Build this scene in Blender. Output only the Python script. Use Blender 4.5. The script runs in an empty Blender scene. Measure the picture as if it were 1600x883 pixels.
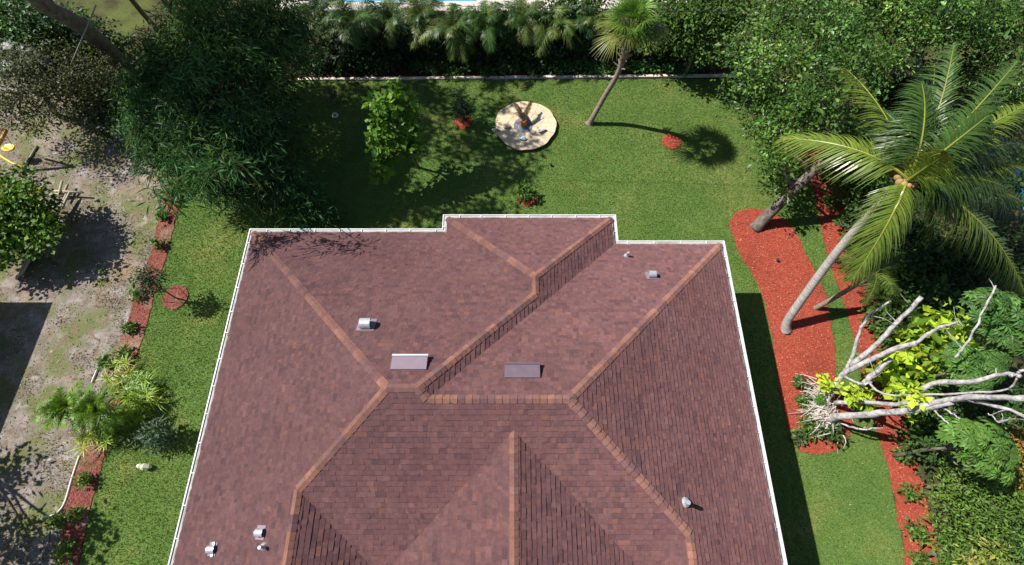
import bpy, math, random
import numpy as np
from mathutils import Vector

rng = np.random.default_rng(7)
random.seed(7)
R = math.radians
scene = bpy.context.scene
COL = scene.collection

# ------------------------------------------------------------------ camera
FPX, CX, CY = 765.0, 800.0, 441.5           # focal length in pixels of the 1600x883 photograph
TH = math.atan2(441.5 + 1326.0, FPX)        # pitch below the horizon (about 66.6 degrees)
ZC = 19.1                                   # height of the drone above the lawn
cam_d = bpy.data.cameras.new('camera')
cam = bpy.data.objects.new('camera', cam_d)
COL.objects.link(cam)
cam_d.sensor_width = 36.0
cam_d.lens = 36.0 * FPX / 1600.0
cam_d.clip_start, cam_d.clip_end = 0.1, 3000
cam.location = (0, 0, ZC)
cam.rotation_euler = (math.pi / 2 - TH, 0, 0)
scene.camera = cam

# ------------------------------------------------------------------ sky, sun, exposure
SUN_EL, SUN_AZ = 48.0, -18.0                # elevation; direction in which shadows fall (from +x)
w = bpy.data.worlds.new('World'); scene.world = w; w.use_nodes = True
nt = w.node_tree; nt.nodes.clear()
sky = nt.nodes.new('ShaderNodeTexSky'); sky.sky_type = 'NISHITA'; sky.sun_disc = False
sky.sun_elevation = R(SUN_EL); sky.sun_rotation = R(288)
sky.air_density = 1.0; sky.dust_density = 0.6; sky.ozone_density = 1.0
bg = nt.nodes.new('ShaderNodeBackground'); bg.inputs['Strength'].default_value = 0.06
wo = nt.nodes.new('ShaderNodeOutputWorld')
nt.links.new(sky.outputs[0], bg.inputs[0]); nt.links.new(bg.outputs[0], wo.inputs[0])
sd = bpy.data.lights.new('sun', 'SUN'); sd.energy = 4.6; sd.angle = R(0.53); sd.color = (1.0, 0.955, 0.88)
sun = bpy.data.objects.new('sun', sd); COL.objects.link(sun)
sdir = Vector((math.cos(R(SUN_AZ)) * math.cos(R(SUN_EL)), math.sin(R(SUN_AZ)) * math.cos(R(SUN_EL)), -math.sin(R(SUN_EL))))
sun.rotation_euler = sdir.to_track_quat('-Z', 'Y').to_euler()
sun.location = (-30, 10, 40)
vs = scene.view_settings
vs.view_transform = 'Standard'; vs.look = 'None'; vs.exposure = 0.7; vs.gamma = 1.0
vs.use_curve_mapping = False
scene.cycles.max_bounces = 6
scene.cycles.transparent_max_bounces = 4

# ------------------------------------------------------------------ survey helper
def P(px, py, z=0.0):
    """world point at height z seen at photograph pixel (px, py)"""
    a = (px - CX) / FPX; b = (CY - py) / FPX
    c, s = math.cos(TH), math.sin(TH)
    r = np.array([a, c + s * b, -s + c * b])
    return r * ((z - ZC) / r[2]) + np.array([0, 0, ZC])
def Q(x, y, z):
    c, s = math.cos(TH), math.sin(TH)
    zz = z - ZC; d = y * c - zz * s
    return CX + FPX * x / d, CY - FPX * (y * s + zz * c) / d, d
KS = 1 / math.tan(R(SUN_EL))
SH = np.array([math.cos(R(SUN_AZ)) * KS, math.sin(R(SUN_AZ)) * KS, -1.0])
def above(px, py, h):
    """point at height h whose shadow falls on the ground at pixel (px, py)"""
    return P(px, py, 0) - SH * h

# ------------------------------------------------------------------ materials
MATS = {}
def new_mat(name):
    m = bpy.data.materials.new(name); m.use_nodes = True
    MATS[name] = m
    return m, m.node_tree.nodes, m.node_tree.links, m.node_tree.nodes['Principled BSDF']
def ramp(ns, stops):
    n = ns.new('ShaderNodeValToRGB'); cr = n.color_ramp
    while len(cr.elements) < len(stops): cr.elements.new(0.5)
    for e, (p, c) in zip(cr.elements, stops): e.position = p; e.color = (*c, 1)
    return n
def noise(ns, ls, scale, detail=6, rough=0.6, vec=None, stretch=None):
    n = ns.new('ShaderNodeTexNoise'); n.inputs['Scale'].default_value = scale
    n.inputs['Detail'].default_value = detail; n.inputs['Roughness'].default_value = rough
    tc = ns.new('ShaderNodeNewGeometry')
    src = tc.outputs['Position']
    if vec == 'obj':
        tc = ns.new('ShaderNodeTexCoord'); src = tc.outputs['Object']
    if stretch:
        mp = ns.new('ShaderNodeMapping'); mp.inputs['Scale'].default_value = stretch
        ls.new(src, mp.inputs[0]); src = mp.outputs[0]
    ls.new(src, n.inputs['Vector'])
    return n
def mixc(ns, ls, a, b, fac, mode='MIX'):
    n = ns.new('ShaderNodeMix'); n.data_type = 'RGBA'; n.blend_type = mode
    for v, i in ((fac, 0), (a, 6), (b, 7)):
        if hasattr(v, 'is_output') or isinstance(v, bpy.types.NodeSocket): ls.new(v, n.inputs[i])
        elif i == 0: n.inputs[0].default_value = v
        else: n.inputs[i].default_value = (*v, 1)
    return n.outputs[2]
def bump(ns, ls, b, h, strength=0.4, dist=0.02):
    n = ns.new('ShaderNodeBump'); n.inputs['Strength'].default_value = strength; n.inputs['Distance'].default_value = dist
    ls.new(h, n.inputs['Height']); ls.new(n.outputs[0], b.inputs['Normal'])
def noisy(name, stops, scale, rough=0.85, bstr=0.3, bdist=0.02, stretch=None, spec=0.3, metal=0.0, vec=None):
    m, ns, ls, b = new_mat(name)
    n = noise(ns, ls, scale, stretch=stretch, vec=vec); r = ramp(ns, stops)
    ls.new(n.outputs[0], r.inputs[0]); ls.new(r.outputs[0], b.inputs['Base Color'])
    b.inputs['Roughness'].default_value = rough; b.inputs['Specular IOR Level'].default_value = spec
    b.inputs['Metallic'].default_value = metal
    if bstr: bump(ns, ls, b, n.outputs[0], bstr, bdist)
    return m
def tinted(name, rough=0.8, spec=0.3, trans=0.0, grain=0.0, gscale=60.0, bstr=0.0, drough=0.0):
    """base colour from the mesh's own per-piece tint"""
    m, ns, ls, b = new_mat(name)
    a = ns.new('ShaderNodeAttribute'); a.attribute_name = 'tint'
    col = a.outputs['Color']
    if grain:
        n = noise(ns, ls, gscale, 4, 0.7); r = ramp(ns, [(0.25, (1 - grain,) * 3), (0.75, (1 + grain,) * 3)])
        ls.new(n.outputs[0], r.inputs[0]); col = mixc(ns, ls, col, r.outputs[0], 1.0, 'MULTIPLY')
        if bstr: bump(ns, ls, b, n.outputs[0], bstr, 0.01)
    ls.new(col, b.inputs['Base Color']); b.inputs['Diffuse Roughness'].default_value = drough
    b.inputs['Roughness'].default_value = rough; b.inputs['Specular IOR Level'].default_value = spec
    if trans:
        t = ns.new('ShaderNodeBsdfTranslucent'); mx = ns.new('ShaderNodeMixShader'); mx.inputs[0].default_value = trans
        tc = mixc(ns, ls, col, (1.25, 1.2, 0.45), 1.0, 'MULTIPLY'); ls.new(tc, t.inputs[0])
        out = ns['Material Output']
        ls.new(b.outputs[0], mx.inputs[1]); ls.new(t.outputs[0], mx.inputs[2]); ls.new(mx.outputs[0], out.inputs[0])
    return m
LEAF = tinted('leaf', 0.5, 0.3, 0.3)
LEAFG = tinted('glossy_leaf', 0.38, 0.32, 0.28)
FROND = tinted('palm_leaf', 0.42, 0.33, 0.25)
FRONDG = tinted('glossy_palm_leaf', 0.32, 0.5, 0.25)
BLADE = tinted('grass_blade', 0.6, 0.25, 0.25)
SHING = tinted('asphalt_shingle', 0.9, 0.25, 0.0, 0.24, 48.0, 0.5, 1.0)
def mottle(m):
    ns, ls = m.node_tree.nodes, m.node_tree.links; b = ns['Principled BSDF']; src = b.inputs['Base Color'].links[0].from_socket
    for sc_m, a, c in ((9.0, (0.84, 0.82, 0.84), (1.17, 1.15, 1.12)), (0.45, (0.92, 0.90, 0.90), (1.08, 1.09, 1.10)), (1.7, (0.93, 0.95, 0.97), (1.06, 1.04, 1.02))):
        n = noise(ns, ls, sc_m, 5, 0.65); r = ramp(ns, [(0.32, a), (0.68, c)]); ls.new(n.outputs[0], r.inputs[0]); src = mixc(ns, ls, src, r.outputs[0], 1.0, 'MULTIPLY')
    ls.new(src, b.inputs['Base Color'])
mottle(SHING)
CHIP = tinted('wood_chip', 0.85, 0.2)
STONE = tinted('stone', 0.85, 0.25, 0, 0.30, 8.0, 0.5)
WHITE = noisy('white_aluminium', [(0.3, (0.56, 0.57, 0.57)), (0.5, (0.66, 0.67, 0.66)), (0.7, (0.74, 0.74, 0.73))], 1.6, 0.45, 0.0)
GALV = noisy('galvanised_metal', [(0.3, (0.55, 0.58, 0.62)), (0.7, (0.7, 0.73, 0.77))], 9.0, 0.32, 0.05, 0.005, metal=0.55)
VENTM = noisy('painted_vent_metal', [(0.3, (0.215, 0.165, 0.205)), (0.7, (0.245, 0.19, 0.235))], 5.0, 0.45, 0.0)
STUCCO = noisy('stucco', [(0.3, (0.60, 0.55, 0.45)), (0.7, (0.68, 0.63, 0.53))], 12.0, 0.9, 0.3, 0.01)
DECKM = noisy('roof_deck_felt', [(0.3, (0.08, 0.045, 0.045)), (0.7, (0.10, 0.055, 0.055))], 20.0, 0.95, 0.1)
BARK = noisy('grey_brown_bark', [(0.3, (0.075, 0.06, 0.05)), (0.55, (0.16, 0.135, 0.115)), (0.75, (0.27, 0.24, 0.21))], 7.0, 0.9, 0.8, 0.03, stretch=(1, 1, 0.35))
PALEBARK = noisy('pale_bark', [(0.3, (0.14, 0.125, 0.12)), (0.45, (0.33, 0.31, 0.31)), (0.55, (0.42, 0.40, 0.40)), (0.7, (0.54, 0.52, 0.51))], 7.0, 0.85, 1.0, 0.03)
PALMBARK = noisy('ringed_palm_bark', [(0.3, (0.20, 0.18, 0.16)), (0.5, (0.34, 0.315, 0.29)), (0.72, (0.47, 0.445, 0.42))], 6.0, 0.85, 0.7, 0.02, stretch=(0.4, 0.4, 5.0))
BROWNPALM = noisy('brown_palm_bark', [(0.3, (0.11, 0.08, 0.06)), (0.5, (0.22, 0.175, 0.14)), (0.72, (0.33, 0.28, 0.235))], 6.0, 0.9, 0.7, 0.02, stretch=(0.4, 0.4, 5.0))
TIMBER = noisy('weathered_timber', [(0.3, (0.34, 0.28, 0.21)), (0.7, (0.55, 0.47, 0.38))], 5.0, 0.85, 0.4, 0.01, stretch=(1, 6, 6))
EDGING = noisy('pale_edging', [(0.3, (0.56, 0.47, 0.38)), (0.7, (0.74, 0.67, 0.58))], 4.0, 0.7, 0.2, 0.01)
PVC = noisy('white_pipe_plastic', [(0.3, (0.62, 0.60, 0.56)), (0.7, (0.76, 0.75, 0.72))], 5.0, 0.5, 0.1, 0.005)
DARKM = noisy('dark_cable', [(0.3, (0.02, 0.02, 0.02)), (0.7, (0.04, 0.04, 0.04))], 5.0, 0.6, 0.0)
ORANGE = noisy('orange_paint', [(0.3, (0.62, 0.26, 0.05)), (0.7, (0.72, 0.33, 0.08))], 5.0, 0.5, 0.0)
YELLOW = noisy('yellow_plastic', [(0.3, (0.72, 0.46, 0.02)), (0.7, (0.80, 0.55, 0.04))], 4.0, 0.4, 0.0)
GREYM = noisy('grey_metal', [(0.3, (0.22, 0.21, 0.20)), (0.7, (0.32, 0.31, 0.30))], 5.0, 0.5, 0.0, metal=0.3)
CONC = noisy('pale_concrete', [(0.3, (0.50, 0.44, 0.40)), (0.7, (0.62, 0.56, 0.52))], 2.0, 0.85, 0.15, 0.01)
GLASS = noisy('window_glass', [(0.3, (0.03, 0.04, 0.05)), (0.7, (0.05, 0.06, 0.07))], 2.0, 0.08, 0.0, spec=0.6)
WATER = noisy('pool_water', [(0.3, (0.05, 0.28, 0.50)), (0.7, (0.08, 0.37, 0.60))], 0.9, 0.06, 0.15, 0.02, spec=0.5)

def ground_mat(name, layers, bscale=40, rough=0.95, bstr=0.5, bdist=0.02):
    """layers: first colour stops+scale, then (stops colour, noise scale, lo, hi) overlays"""
    m, ns, ls, b = new_mat(name)
    n0 = noise(ns, ls, layers[0][1], 8, 0.65); r0 = ramp(ns, layers[0][0]); ls.new(n0.outputs[0], r0.inputs[0])
    col = r0.outputs[0]
    for c, sc, lo, hi in layers[1:]:
        n = noise(ns, ls, sc, 7, 0.62); r = ramp(ns, [(lo, (0, 0, 0)), (hi, (1, 1, 1))]); ls.new(n.outputs[0], r.inputs[0])
        col = mixc(ns, ls, col, c, r.outputs[0])
    nb = noise(ns, ls, bscale, 5, 0.7)
    rb = ramp(ns, [(0.25, (0.7,) * 3), (0.75, (1.25,) * 3)]); ls.new(nb.outputs[0], rb.inputs[0])
    col = mixc(ns, ls, col, rb.outputs[0], 1.0, 'MULTIPLY')
    ls.new(col, b.inputs['Base Color']); b.inputs['Roughness'].default_value = rough; b.inputs['Specular IOR Level'].default_value = 0.15
    bump(ns, ls, b, nb.outputs[0], bstr, bdist)
    return m
LAWN = ground_mat('lawn_turf', [([(0.3, (0.072, 0.138, 0.030)), (0.55, (0.100, 0.170, 0.040)), (0.75, (0.140, 0.190, 0.052))], 0.5),
                                ((0.21, 0.215, 0.065), 0.33, 0.52, 0.72), ((0.085, 0.155, 0.024), 3.0, 0.5, 0.72)], 30)
DIRT = ground_mat('sandy_dirt', [([(0.28, (0.13, 0.10, 0.08)), (0.46, (0.23, 0.195, 0.17)), (0.60, (0.33, 0.29, 0.265)), (0.76, (0.46, 0.41, 0.395))], 1.3),
                                 ((0.30, 0.21, 0.12), 0.5, 0.55, 0.75), ((0.145, 0.165, 0.06), 0.7, 0.46, 0.60), ((0.20, 0.145, 0.10), 2.2, 0.52, 0.64), ((0.48, 0.43, 0.415), 1.1, 0.60, 0.70), ((0.16, 0.13, 0.10), 5.0, 0.55, 0.7)], 14, bstr=0.8, bdist=0.05)
ROUGH = ground_mat('rough_ground', [([(0.3, (0.035, 0.035, 0.015)), (0.55, (0.075, 0.07, 0.03)), (0.75, (0.13, 0.115, 0.06))], 0.6),
                                    ((0.10, 0.125, 0.03), 0.3, 0.5, 0.65)], 16, bstr=0.7, bdist=0.04)
MULCH = ground_mat('red_mulch', [([(0.3, (0.24, 0.045, 0.027)), (0.55, (0.37, 0.075, 0.046)), (0.75, (0.47, 0.115, 0.072))], 12.0),
                                 ((0.21, 0.045, 0.028), 0.7, 0.5, 0.75)], 45, bstr=0.9, bdist=0.03)
FADED = ground_mat('faded_red_mulch', [([(0.3, (0.15, 0.042, 0.032)), (0.55, (0.25, 0.078, 0.060)), (0.75, (0.34, 0.14, 0.11))], 10.0),
                                   ((0.30, 0.22, 0.16), 0.8, 0.50, 0.66), ((0.12, 0.12, 0.05), 1.2, 0.56, 0.68)], 40, bstr=0.9, bdist=0.03)
SHADEMULCH = ground_mat('shade_darkened_mulch', [([(0.3, (0.04, 0.018, 0.012)), (0.55, (0.08, 0.032, 0.02)), (0.75, (0.15, 0.055, 0.036))], 8.0),
                                    ((0.06, 0.05, 0.03), 0.9, 0.5, 0.65)], 45, bstr=0.9, bdist=0.03)  # dark red mulch, darkened further to paint in the deep shade under the hedge

# ------------------------------------------------------------------ mesh + object helpers
def mesh_np(name, V, F, tint=None, mat=None, smooth=False):
    """V (n,3); F list of face arrays/lists; tint (n,3) or one colour"""
    me = bpy.data.meshes.new(name)
    V = np.asarray(V, dtype=np.float32)
    loops, starts, tot = [], [], 0
    for f in F:
        if isinstance(f, np.ndarray):
            k = f.shape[1]; loops.append(f.reshape(-1)); starts.append(np.arange(len(f)) * k + tot); tot += f.size
        else:
            loops.append(np.array(f)); starts.append(np.array([tot])); tot += len(f)
    loops = np.concatenate(loops).astype(np.int32); starts = np.concatenate(starts).astype(np.int32)
    me.vertices.add(len(V)); me.vertices.foreach_set('co', V.reshape(-1))
    me.loops.add(len(loops)); me.loops.foreach_set('vertex_index', loops)
    me.polygons.add(len(starts)); me.polygons.foreach_set('loop_start', starts)
    me.polygons.foreach_set('use_smooth', np.full(len(starts), smooth, dtype=bool))
    me.update(calc_edges=True); me.validate()
    if tint is not None:
        T = np.ones((len(V), 4), dtype=np.float32); T[:, :3] = np.asarray(tint)
        a = me.color_attributes.new('tint', 'FLOAT_COLOR', 'POINT'); a.data.foreach_set('color', T.reshape(-1))
    if mat: me.materials.append(mat)
    return me
class MB:
    def __init__(s): s.V = []; s.F = []; s.T = []; s.n = 0
    def add(s, V, F, tint=(1, 1, 1)):
        V = np.asarray(V, dtype=float).reshape(-1, 3)
        if len(V) == 0: return s
        s.V.append(V); T = np.empty((len(V), 3)); T[:] = tint; s.T.append(T)
        for f in F:
            s.F.append(f + s.n if isinstance(f, np.ndarray) else [i + s.n for i in f])
        s.n += len(V); return s
    def mesh(s, name, mat, smooth=False):
        return mesh_np(name, np.concatenate(s.V), s.F, np.concatenate(s.T), mat, smooth)
def link(name, data, parent=None, **props):
    o = bpy.data.objects.new(name, data); COL.objects.link(o)
    if parent: o.parent = parent
    for k, v in props.items(): o[k] = v
    return o
def thing(name, label, cat, loc=(0, 0, 0), group=None, rz=0, sc=1):
    o = link(name, None, label=label, category=cat); o.location = loc; o.rotation_euler = (0, 0, rz); o.scale = (sc,) * 3
    o.empty_display_size = 0.2
    if group: o['group'] = group
    return o
def part(name, mb, mat, parent, smooth=False, kind=None):
    """mb holds world coordinates; stored relative to the thing's base"""
    root = parent
    while root.parent: root = root.parent
    me = mb.mesh(name, mat, smooth)
    me.transform(__import__('mathutils').Matrix.Translation(-Vector(root.location)))
    o = link(name, me, parent)
    if kind: o['kind'] = kind
    return o
def single(name, mb, mat, label, cat, loc=(0, 0, 0), group=None, smooth=False):
    me = mb.mesh(name, mat, smooth); me.transform(__import__('mathutils').Matrix.Translation(-Vector(loc)))
    o = link(name, me, label=label, category=cat); o.location = loc
    if group: o['group'] = group
    return o
def structure(name, mb, mat):
    o = link(name, mb.mesh(name, mat)); o['kind'] = 'structure'; return o
def unit(v): v = np.asarray(v, float); return v / (np.linalg.norm(v, axis=-1, keepdims=True) + 1e-9)

def tube(mb, pts, rad, seg=8, tint=(1, 1, 1), caps=True):
    pts = np.asarray(pts, float); n = len(pts); rad = np.broadcast_to(np.asarray(rad, float), (n,))
    tan = unit(np.gradient(pts, axis=0)); ref = np.array([0.31, 0.87, 0.37]); V = []
    for i in range(n):
        a = unit(np.cross(tan[i], ref)); b = np.cross(tan[i], a)
        ang = np.arange(seg) * 2 * math.pi / seg
        V.append(pts[i] + rad[i] * (np.cos(ang)[:, None] * a + np.sin(ang)[:, None] * b))
    V = np.concatenate(V); F = []
    i0 = np.arange(seg); i1 = (i0 + 1) % seg
    for k in range(n - 1):
        F.append(np.stack([k * seg + i0, k * seg + i1, (k + 1) * seg + i1, (k + 1) * seg + i0], 1))
    if caps: F.append(list(range(seg))[::-1]); F.append([(n - 1) * seg + i for i in range(seg)])
    return mb.add(V, F, tint)
def smooth_path(pts, n=24):
    pts = np.asarray(pts, float); m = len(pts); out = []
    ext = np.vstack([2 * pts[0] - pts[1], pts, 2 * pts[-1] - pts[-2]])
    for u in np.linspace(0, m - 1 - 1e-6, n):
        i = int(u); t = u - i; a, b, c, d = ext[i], ext[i + 1], ext[i + 2], ext[i + 3]
        out.append(0.5 * (2 * b + (c - a) * t + (2 * a - 5 * b + 4 * c - d) * t * t + (3 * b - a - 3 * c + d) * t ** 3))
    return np.array(out)
def box(mb, lo, hi, tint=(1, 1, 1), rz=0, piv=None):
    x0, y0, z0 = lo; x1, y1, z1 = hi
    V = np.array([[x0, y0, z0], [x1, y0, z0], [x1, y1, z0], [x0, y1, z0], [x0, y0, z1], [x1, y0, z1], [x1, y1, z1], [x0, y1, z1]], float)
    if rz:
        pv = np.array(piv if piv is not None else V.mean(0)); c, s = math.cos(rz), math.sin(rz)
        V = (V - pv) @ np.array([[c, s, 0], [-s, c, 0], [0, 0, 1]]) + pv
    return mb.add(V, [[3, 2, 1, 0], [4, 5, 6, 7], [0, 1, 5, 4], [1, 2, 6, 5], [2, 3, 7, 6], [3, 0, 4, 7]], tint)
def sheet(mb, poly, z, thick=0.0, tint=(1, 1, 1)):
    """flat polygon (list of xy); with a skirt of depth thick"""
    poly = [tuple(p[:2]) for p in poly]
    n = len(poly)
    area = sum(poly[i][0] * poly[(i + 1) % n][1] - poly[(i + 1) % n][0] * poly[i][1] for i in range(n))
    if area < 0: poly = poly[::-1]
    V = [(x, y, z) for x, y in poly]; F = [list(range(n))]
    if thick:
        V += [(x, y, z - thick) for x, y in poly]
        F += [[i, i + n, (i + 1) % n + n, (i + 1) % n] for i in range(n)]
    return mb.add(V, F, tint)
def inside(poly, X, Y):
    r = np.zeros(len(X), bool); n = len(poly)
    for i in range(n):
        x0, y0 = poly[i][:2]; x1, y1 = poly[(i + 1) % n][:2]
        c = ((y0 > Y) != (y1 > Y)) & (X < (x1 - x0) * (Y - y0) / (y1 - y0 + 1e-12) + x0); r ^= c
    return r
def curve_poly(pts, n=80, jit=0.0):
    """closed smooth outline through xy points"""
    p = np.array([q[:2] for q in pts]); p = np.vstack([p, p[:1]])
    p3 = np.c_[p, np.zeros(len(p))]; s = smooth_path(p3, n + 1)[:-1, :2]
    return s + rng.normal(0, jit, s.shape) if jit else s
def scatter(poly, dens, holes=()):
    p = np.array([q[:2] for q in poly]); lo, hi = p.min(0), p.max(0)
    n = int(np.prod(hi - lo) * dens); X = rng.uniform(lo[0], hi[0], n); Y = rng.uniform(lo[1], hi[1], n)
    k = inside(p, X, Y)
    for h in holes: k &= ~inside(h, X, Y)
    return X[k], Y[k]

def leaf_quads(C, D, N, L, W):
    """kite shaped leaves: base C, axis D, normal N"""
    D = unit(D); S = unit(np.cross(D, N)); N = np.cross(S, D)
    L = L[:, None]; W = W[:, None]
    a = C; b = C + D * L * 0.5 + S * W * 0.5 + N * L * 0.04; c = C + D * L - N * L * 0.06; d = C + D * L * 0.5 - S * W * 0.5 + N * L * 0.04
    V = np.stack([a, b, c, d], 1).reshape(-1, 3); n = len(C)
    return V, np.arange(n * 4).reshape(n, 4)
def tint_leaves(n, base, var=0.22, alt=None, altp=0.0):
    t = np.empty((n, 3)); t[:] = base
    if alt is not None:
        k = rng.random(n) < altp; t[k] = alt
    t *= np.exp(rng.normal(0, var, (n, 1))); t *= np.exp(rng.normal(0, 0.06, (n, 3)))
    return np.clip(t, 0.003, 0.9)
def clump_leaves(mb, lobes, per_m2, L, W, base, var=0.22, alt=None, altp=0.0, droop=0.3, clump=0.45, up=0.9, hollow=0.35, lv=0.25):
    """lobes: (centre, (rx, ry, rz)); each lobe is broken into small leaf clumps so that its outline is uneven and gaps stay"""
    for c, r in lobes:
        c = np.asarray(c); r = np.asarray(r, float)
        area = 4 * math.pi * ((r[0] * r[1]) ** 1.6 / 3 + (r[0] * r[2]) ** 1.6 / 3 + (r[1] * r[2]) ** 1.6 / 3) ** (1 / 1.6)
        nc = max(4, int(area / (clump ** 2) * 0.85))
        u = unit(rng.normal(size=(nc, 3))); rad = hollow + (1.08 - hollow) * rng.random(nc) ** 0.55
        cc = c + u * r * rad[:, None]
        cs = clump * np.exp(rng.normal(0, 0.28, nc))
        nl = np.maximum(3, (per_m2 * area / nc * (cs / clump) ** 2 * rng.uniform(0.5, 1.5, nc))).astype(int)
        tb = tint_leaves(nc, base, var, alt, altp)
        idx = np.repeat(np.arange(nc), nl); n = len(idx)
        o = unit(rng.normal(size=(n, 3))); o[:, 2] = np.abs(o[:, 2]) * 0.75 - 0.15
        C = cc[idx] + o * cs[idx][:, None] * (rng.random(n) ** 0.4)[:, None]
        D = unit(o + rng.normal(0, 0.55, (n, 3)) + np.array([0, 0, -droop]))
        N = unit(rng.normal(0, 0.42, (n, 3)) + np.array([0, 0, 0.7]) + o * up)
        sz = np.exp(rng.normal(0, lv, n)); ll = L * sz; ww = W * sz * np.exp(rng.normal(0, 0.12, n))
        V, F = leaf_quads(C, D, N, ll, ww)
        t = tb[idx] * np.exp(rng.normal(0, 0.17, (n, 1)))
        mb.add(V, [F], np.repeat(np.clip(t, 0.003, 0.9), 4, 0))
    return mb
def limbs(mb, start, ends, r0=0.09, seg=6):
    for e in ends:
        e = np.asarray(e); m = (start + e) / 2 + rng.normal(0, 0.12, 3) + np.array([0, 0, -0.15])
        p = smooth_path([start, m, e], 8); tube(mb, p, np.linspace(r0, 0.02, 8), seg)
    return mb
def strips(mb, base, dirs, nrm, length, width, droop, tint, k=4, taper=0.75):
    """long narrow leaflets, each k quads bending down under their own weight"""
    n = len(base); dirs = unit(dirs); pts = []; side = unit(np.cross(dirs, nrm)); 
    for i in range(k + 1):
        t = i / k
        p = base + dirs * (length * t)[:, None]; p = p + np.array([0, 0, -1.0]) * (droop * length * t * t)[:, None]
        wv = width * (1 - t) ** taper * (0.45 + 1.6 * t if t < 0.35 else 1.0)
        wv = np.maximum(wv, 0.004)
        pts.append(np.stack([p - side * wv[:, None] / 2, p + side * wv[:, None] / 2], 1))
    V = np.stack(pts, 1).reshape(-1, 3); m = 2 * (k + 1); o = np.arange(n)[:, None] * m
    F = [np.concatenate([o + 2 * i, o + 2 * i + 1, o + 2 * i + 3, o + 2 * i + 2], 1) for i in range(k)]
    return mb.add(V, F, np.repeat(tint, m, 0))
def feather_frond(B, T, arch=0.8, n=60, leaf=0.7, wid=0.05, col=(0.06, 0.12, 0.02), rib=(0.24, 0.26, 0.05), droop=0.35, roll=0.0, start=0.16, rr=0.03, var=0.12, lift=0.25):
    """pinnate palm frond from B to T"""
    B = np.asarray(B, float); T = np.asarray(T, float); mb = MB()
    Cc = B + (T - B) * 0.45 + np.array([0, 0, arch])
    t = np.linspace(0, 1, 22)[:, None]; path = (1 - t) ** 2 * B + 2 * t * (1 - t) * Cc + t * t * T
    tube(mb, path, np.linspace(rr, 0.006, 22), 5, rib)
    seglen = np.linalg.norm(np.diff(path, axis=0), axis=1).sum()
    for sgn in (-1, 1):
        u = np.linspace(start, 0.995, n) + rng.normal(0, 0.004, n); u = np.clip(u, 0, 1)[:, None]
        p = (1 - u) ** 2 * B + 2 * u * (1 - u) * Cc + u * u * T
        tg = unit(2 * (1 - u) * (Cc - B) + 2 * u * (T - Cc))
        up = np.array([0, 0, 1.0]) + 0.0 * p; sd_ = unit(np.cross(tg, up)); nr = unit(np.cross(sd_, tg))
        cr, sr = math.cos(roll), math.sin(roll); sd2 = sd_ * cr + nr * sr; nr2 = nr * cr - sd_ * sr
        f = 0.42 + 0.55 * u
        d = tg * f + sgn * sd2 * (1.05 - 0.45 * u) + nr2 * lift + rng.normal(0, 0.085, p.shape)
        ln = leaf * (np.sin(np.clip(u[:, 0] * 0.86 + 0.14, 0, 1) * math.pi) ** 0.55 * 0.85 + 0.15) * np.exp(rng.normal(0, 0.07, n))
        strips(mb, p, d, nr2, ln, np.full(n, wid), np.full(n, droop) * np.exp(rng.normal(0, 0.25, n)), tint_leaves(n, col, var))
    return mb
def fan_leaf(B, T, rad=0.7, n=26, col=(0.07, 0.13, 0.02), spread=2.5, wid=0.05, droop=0.45, rr=0.018):
    """palmate fan leaf on a stalk from B to hub T"""
    B = np.asarray(B, float); T = np.asarray(T, float); mb = MB()
    m = (B + T) / 2 + np.array([0, 0, 0.12]); pth = smooth_path([B, m, T], 7)
    tube(mb, pth, np.linspace(rr, rr * 0.6, 7), 4, (0.16, 0.19, 0.05))
    d0 = unit(T - m); s = unit(np.cross(d0, [0, 0, 1.0])); nr = np.cross(s, d0)
    a = np.linspace(-spread / 2, spread / 2, n) + rng.normal(0, 0.03, n)
    D = np.cos(a)[:, None] * d0 + np.sin(a)[:, None] * s + nr * 0.12
    ln = rad * (0.75 + 0.25 * np.cos(a * 0.8)) * np.exp(rng.normal(0, 0.07, n))
    strips(mb, np.repeat(T[None], n, 0), D, np.repeat(nr[None], n, 0), ln, np.full(n, wid), np.full(n, droop) * rng.uniform(0.7, 1.3, n), tint_leaves(n, col, 0.1), 4, 0.6)
    return mb
def rosette(mb, c, n, L, W, base, elev=(0.1, 1.2), droop=0.3, var=0.2):
    a = rng.uniform(0, 2 * math.pi, n); e = rng.uniform(*elev, n)
    D = np.stack([np.cos(a) * np.cos(e), np.sin(a) * np.cos(e), np.sin(e)], 1)
    N = np.stack([-np.cos(a) * np.sin(e), -np.sin(a) * np.sin(e), np.cos(e)], 1)
    strips(mb, np.repeat(np.asarray(c, float)[None], n, 0) + rng.normal(0, 0.02, (n, 3)), D, N, L * rng.uniform(0.6, 1.1, n), np.full(n, W), np.full(n, droop), tint_leaves(n, base, var), 3, 0.6)
    return mb
def palmate(mb, c, nrm, rad, n, base, w=0.12):
    """umbrella leaf: n leaflets round a hub"""
    nrm = unit(nrm); a0 = unit(np.cross(nrm, [0.3, 0.5, 0.2])); b0 = np.cross(nrm, a0)
    an = np.arange(n) * 2 * math.pi / n + rng.uniform(0, 6)
    D = np.cos(an)[:, None] * a0 + np.sin(an)[:, None] * b0 - nrm * 0.25
    C = np.repeat(np.asarray(c, float)[None], n, 0) + D * rad * 0.12
    V, F = leaf_quads(C, D, np.repeat(nrm[None], n, 0), np.full(n, rad) * rng.uniform(0.8, 1.1, n), np.full(n, w))
    t = tint_leaves(1, base, 0.2); mb.add(V, [F], np.repeat(np.repeat(t, n, 0) * np.exp(rng.normal(0, 0.08, (n, 1))), 4, 0))
    return mb

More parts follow.
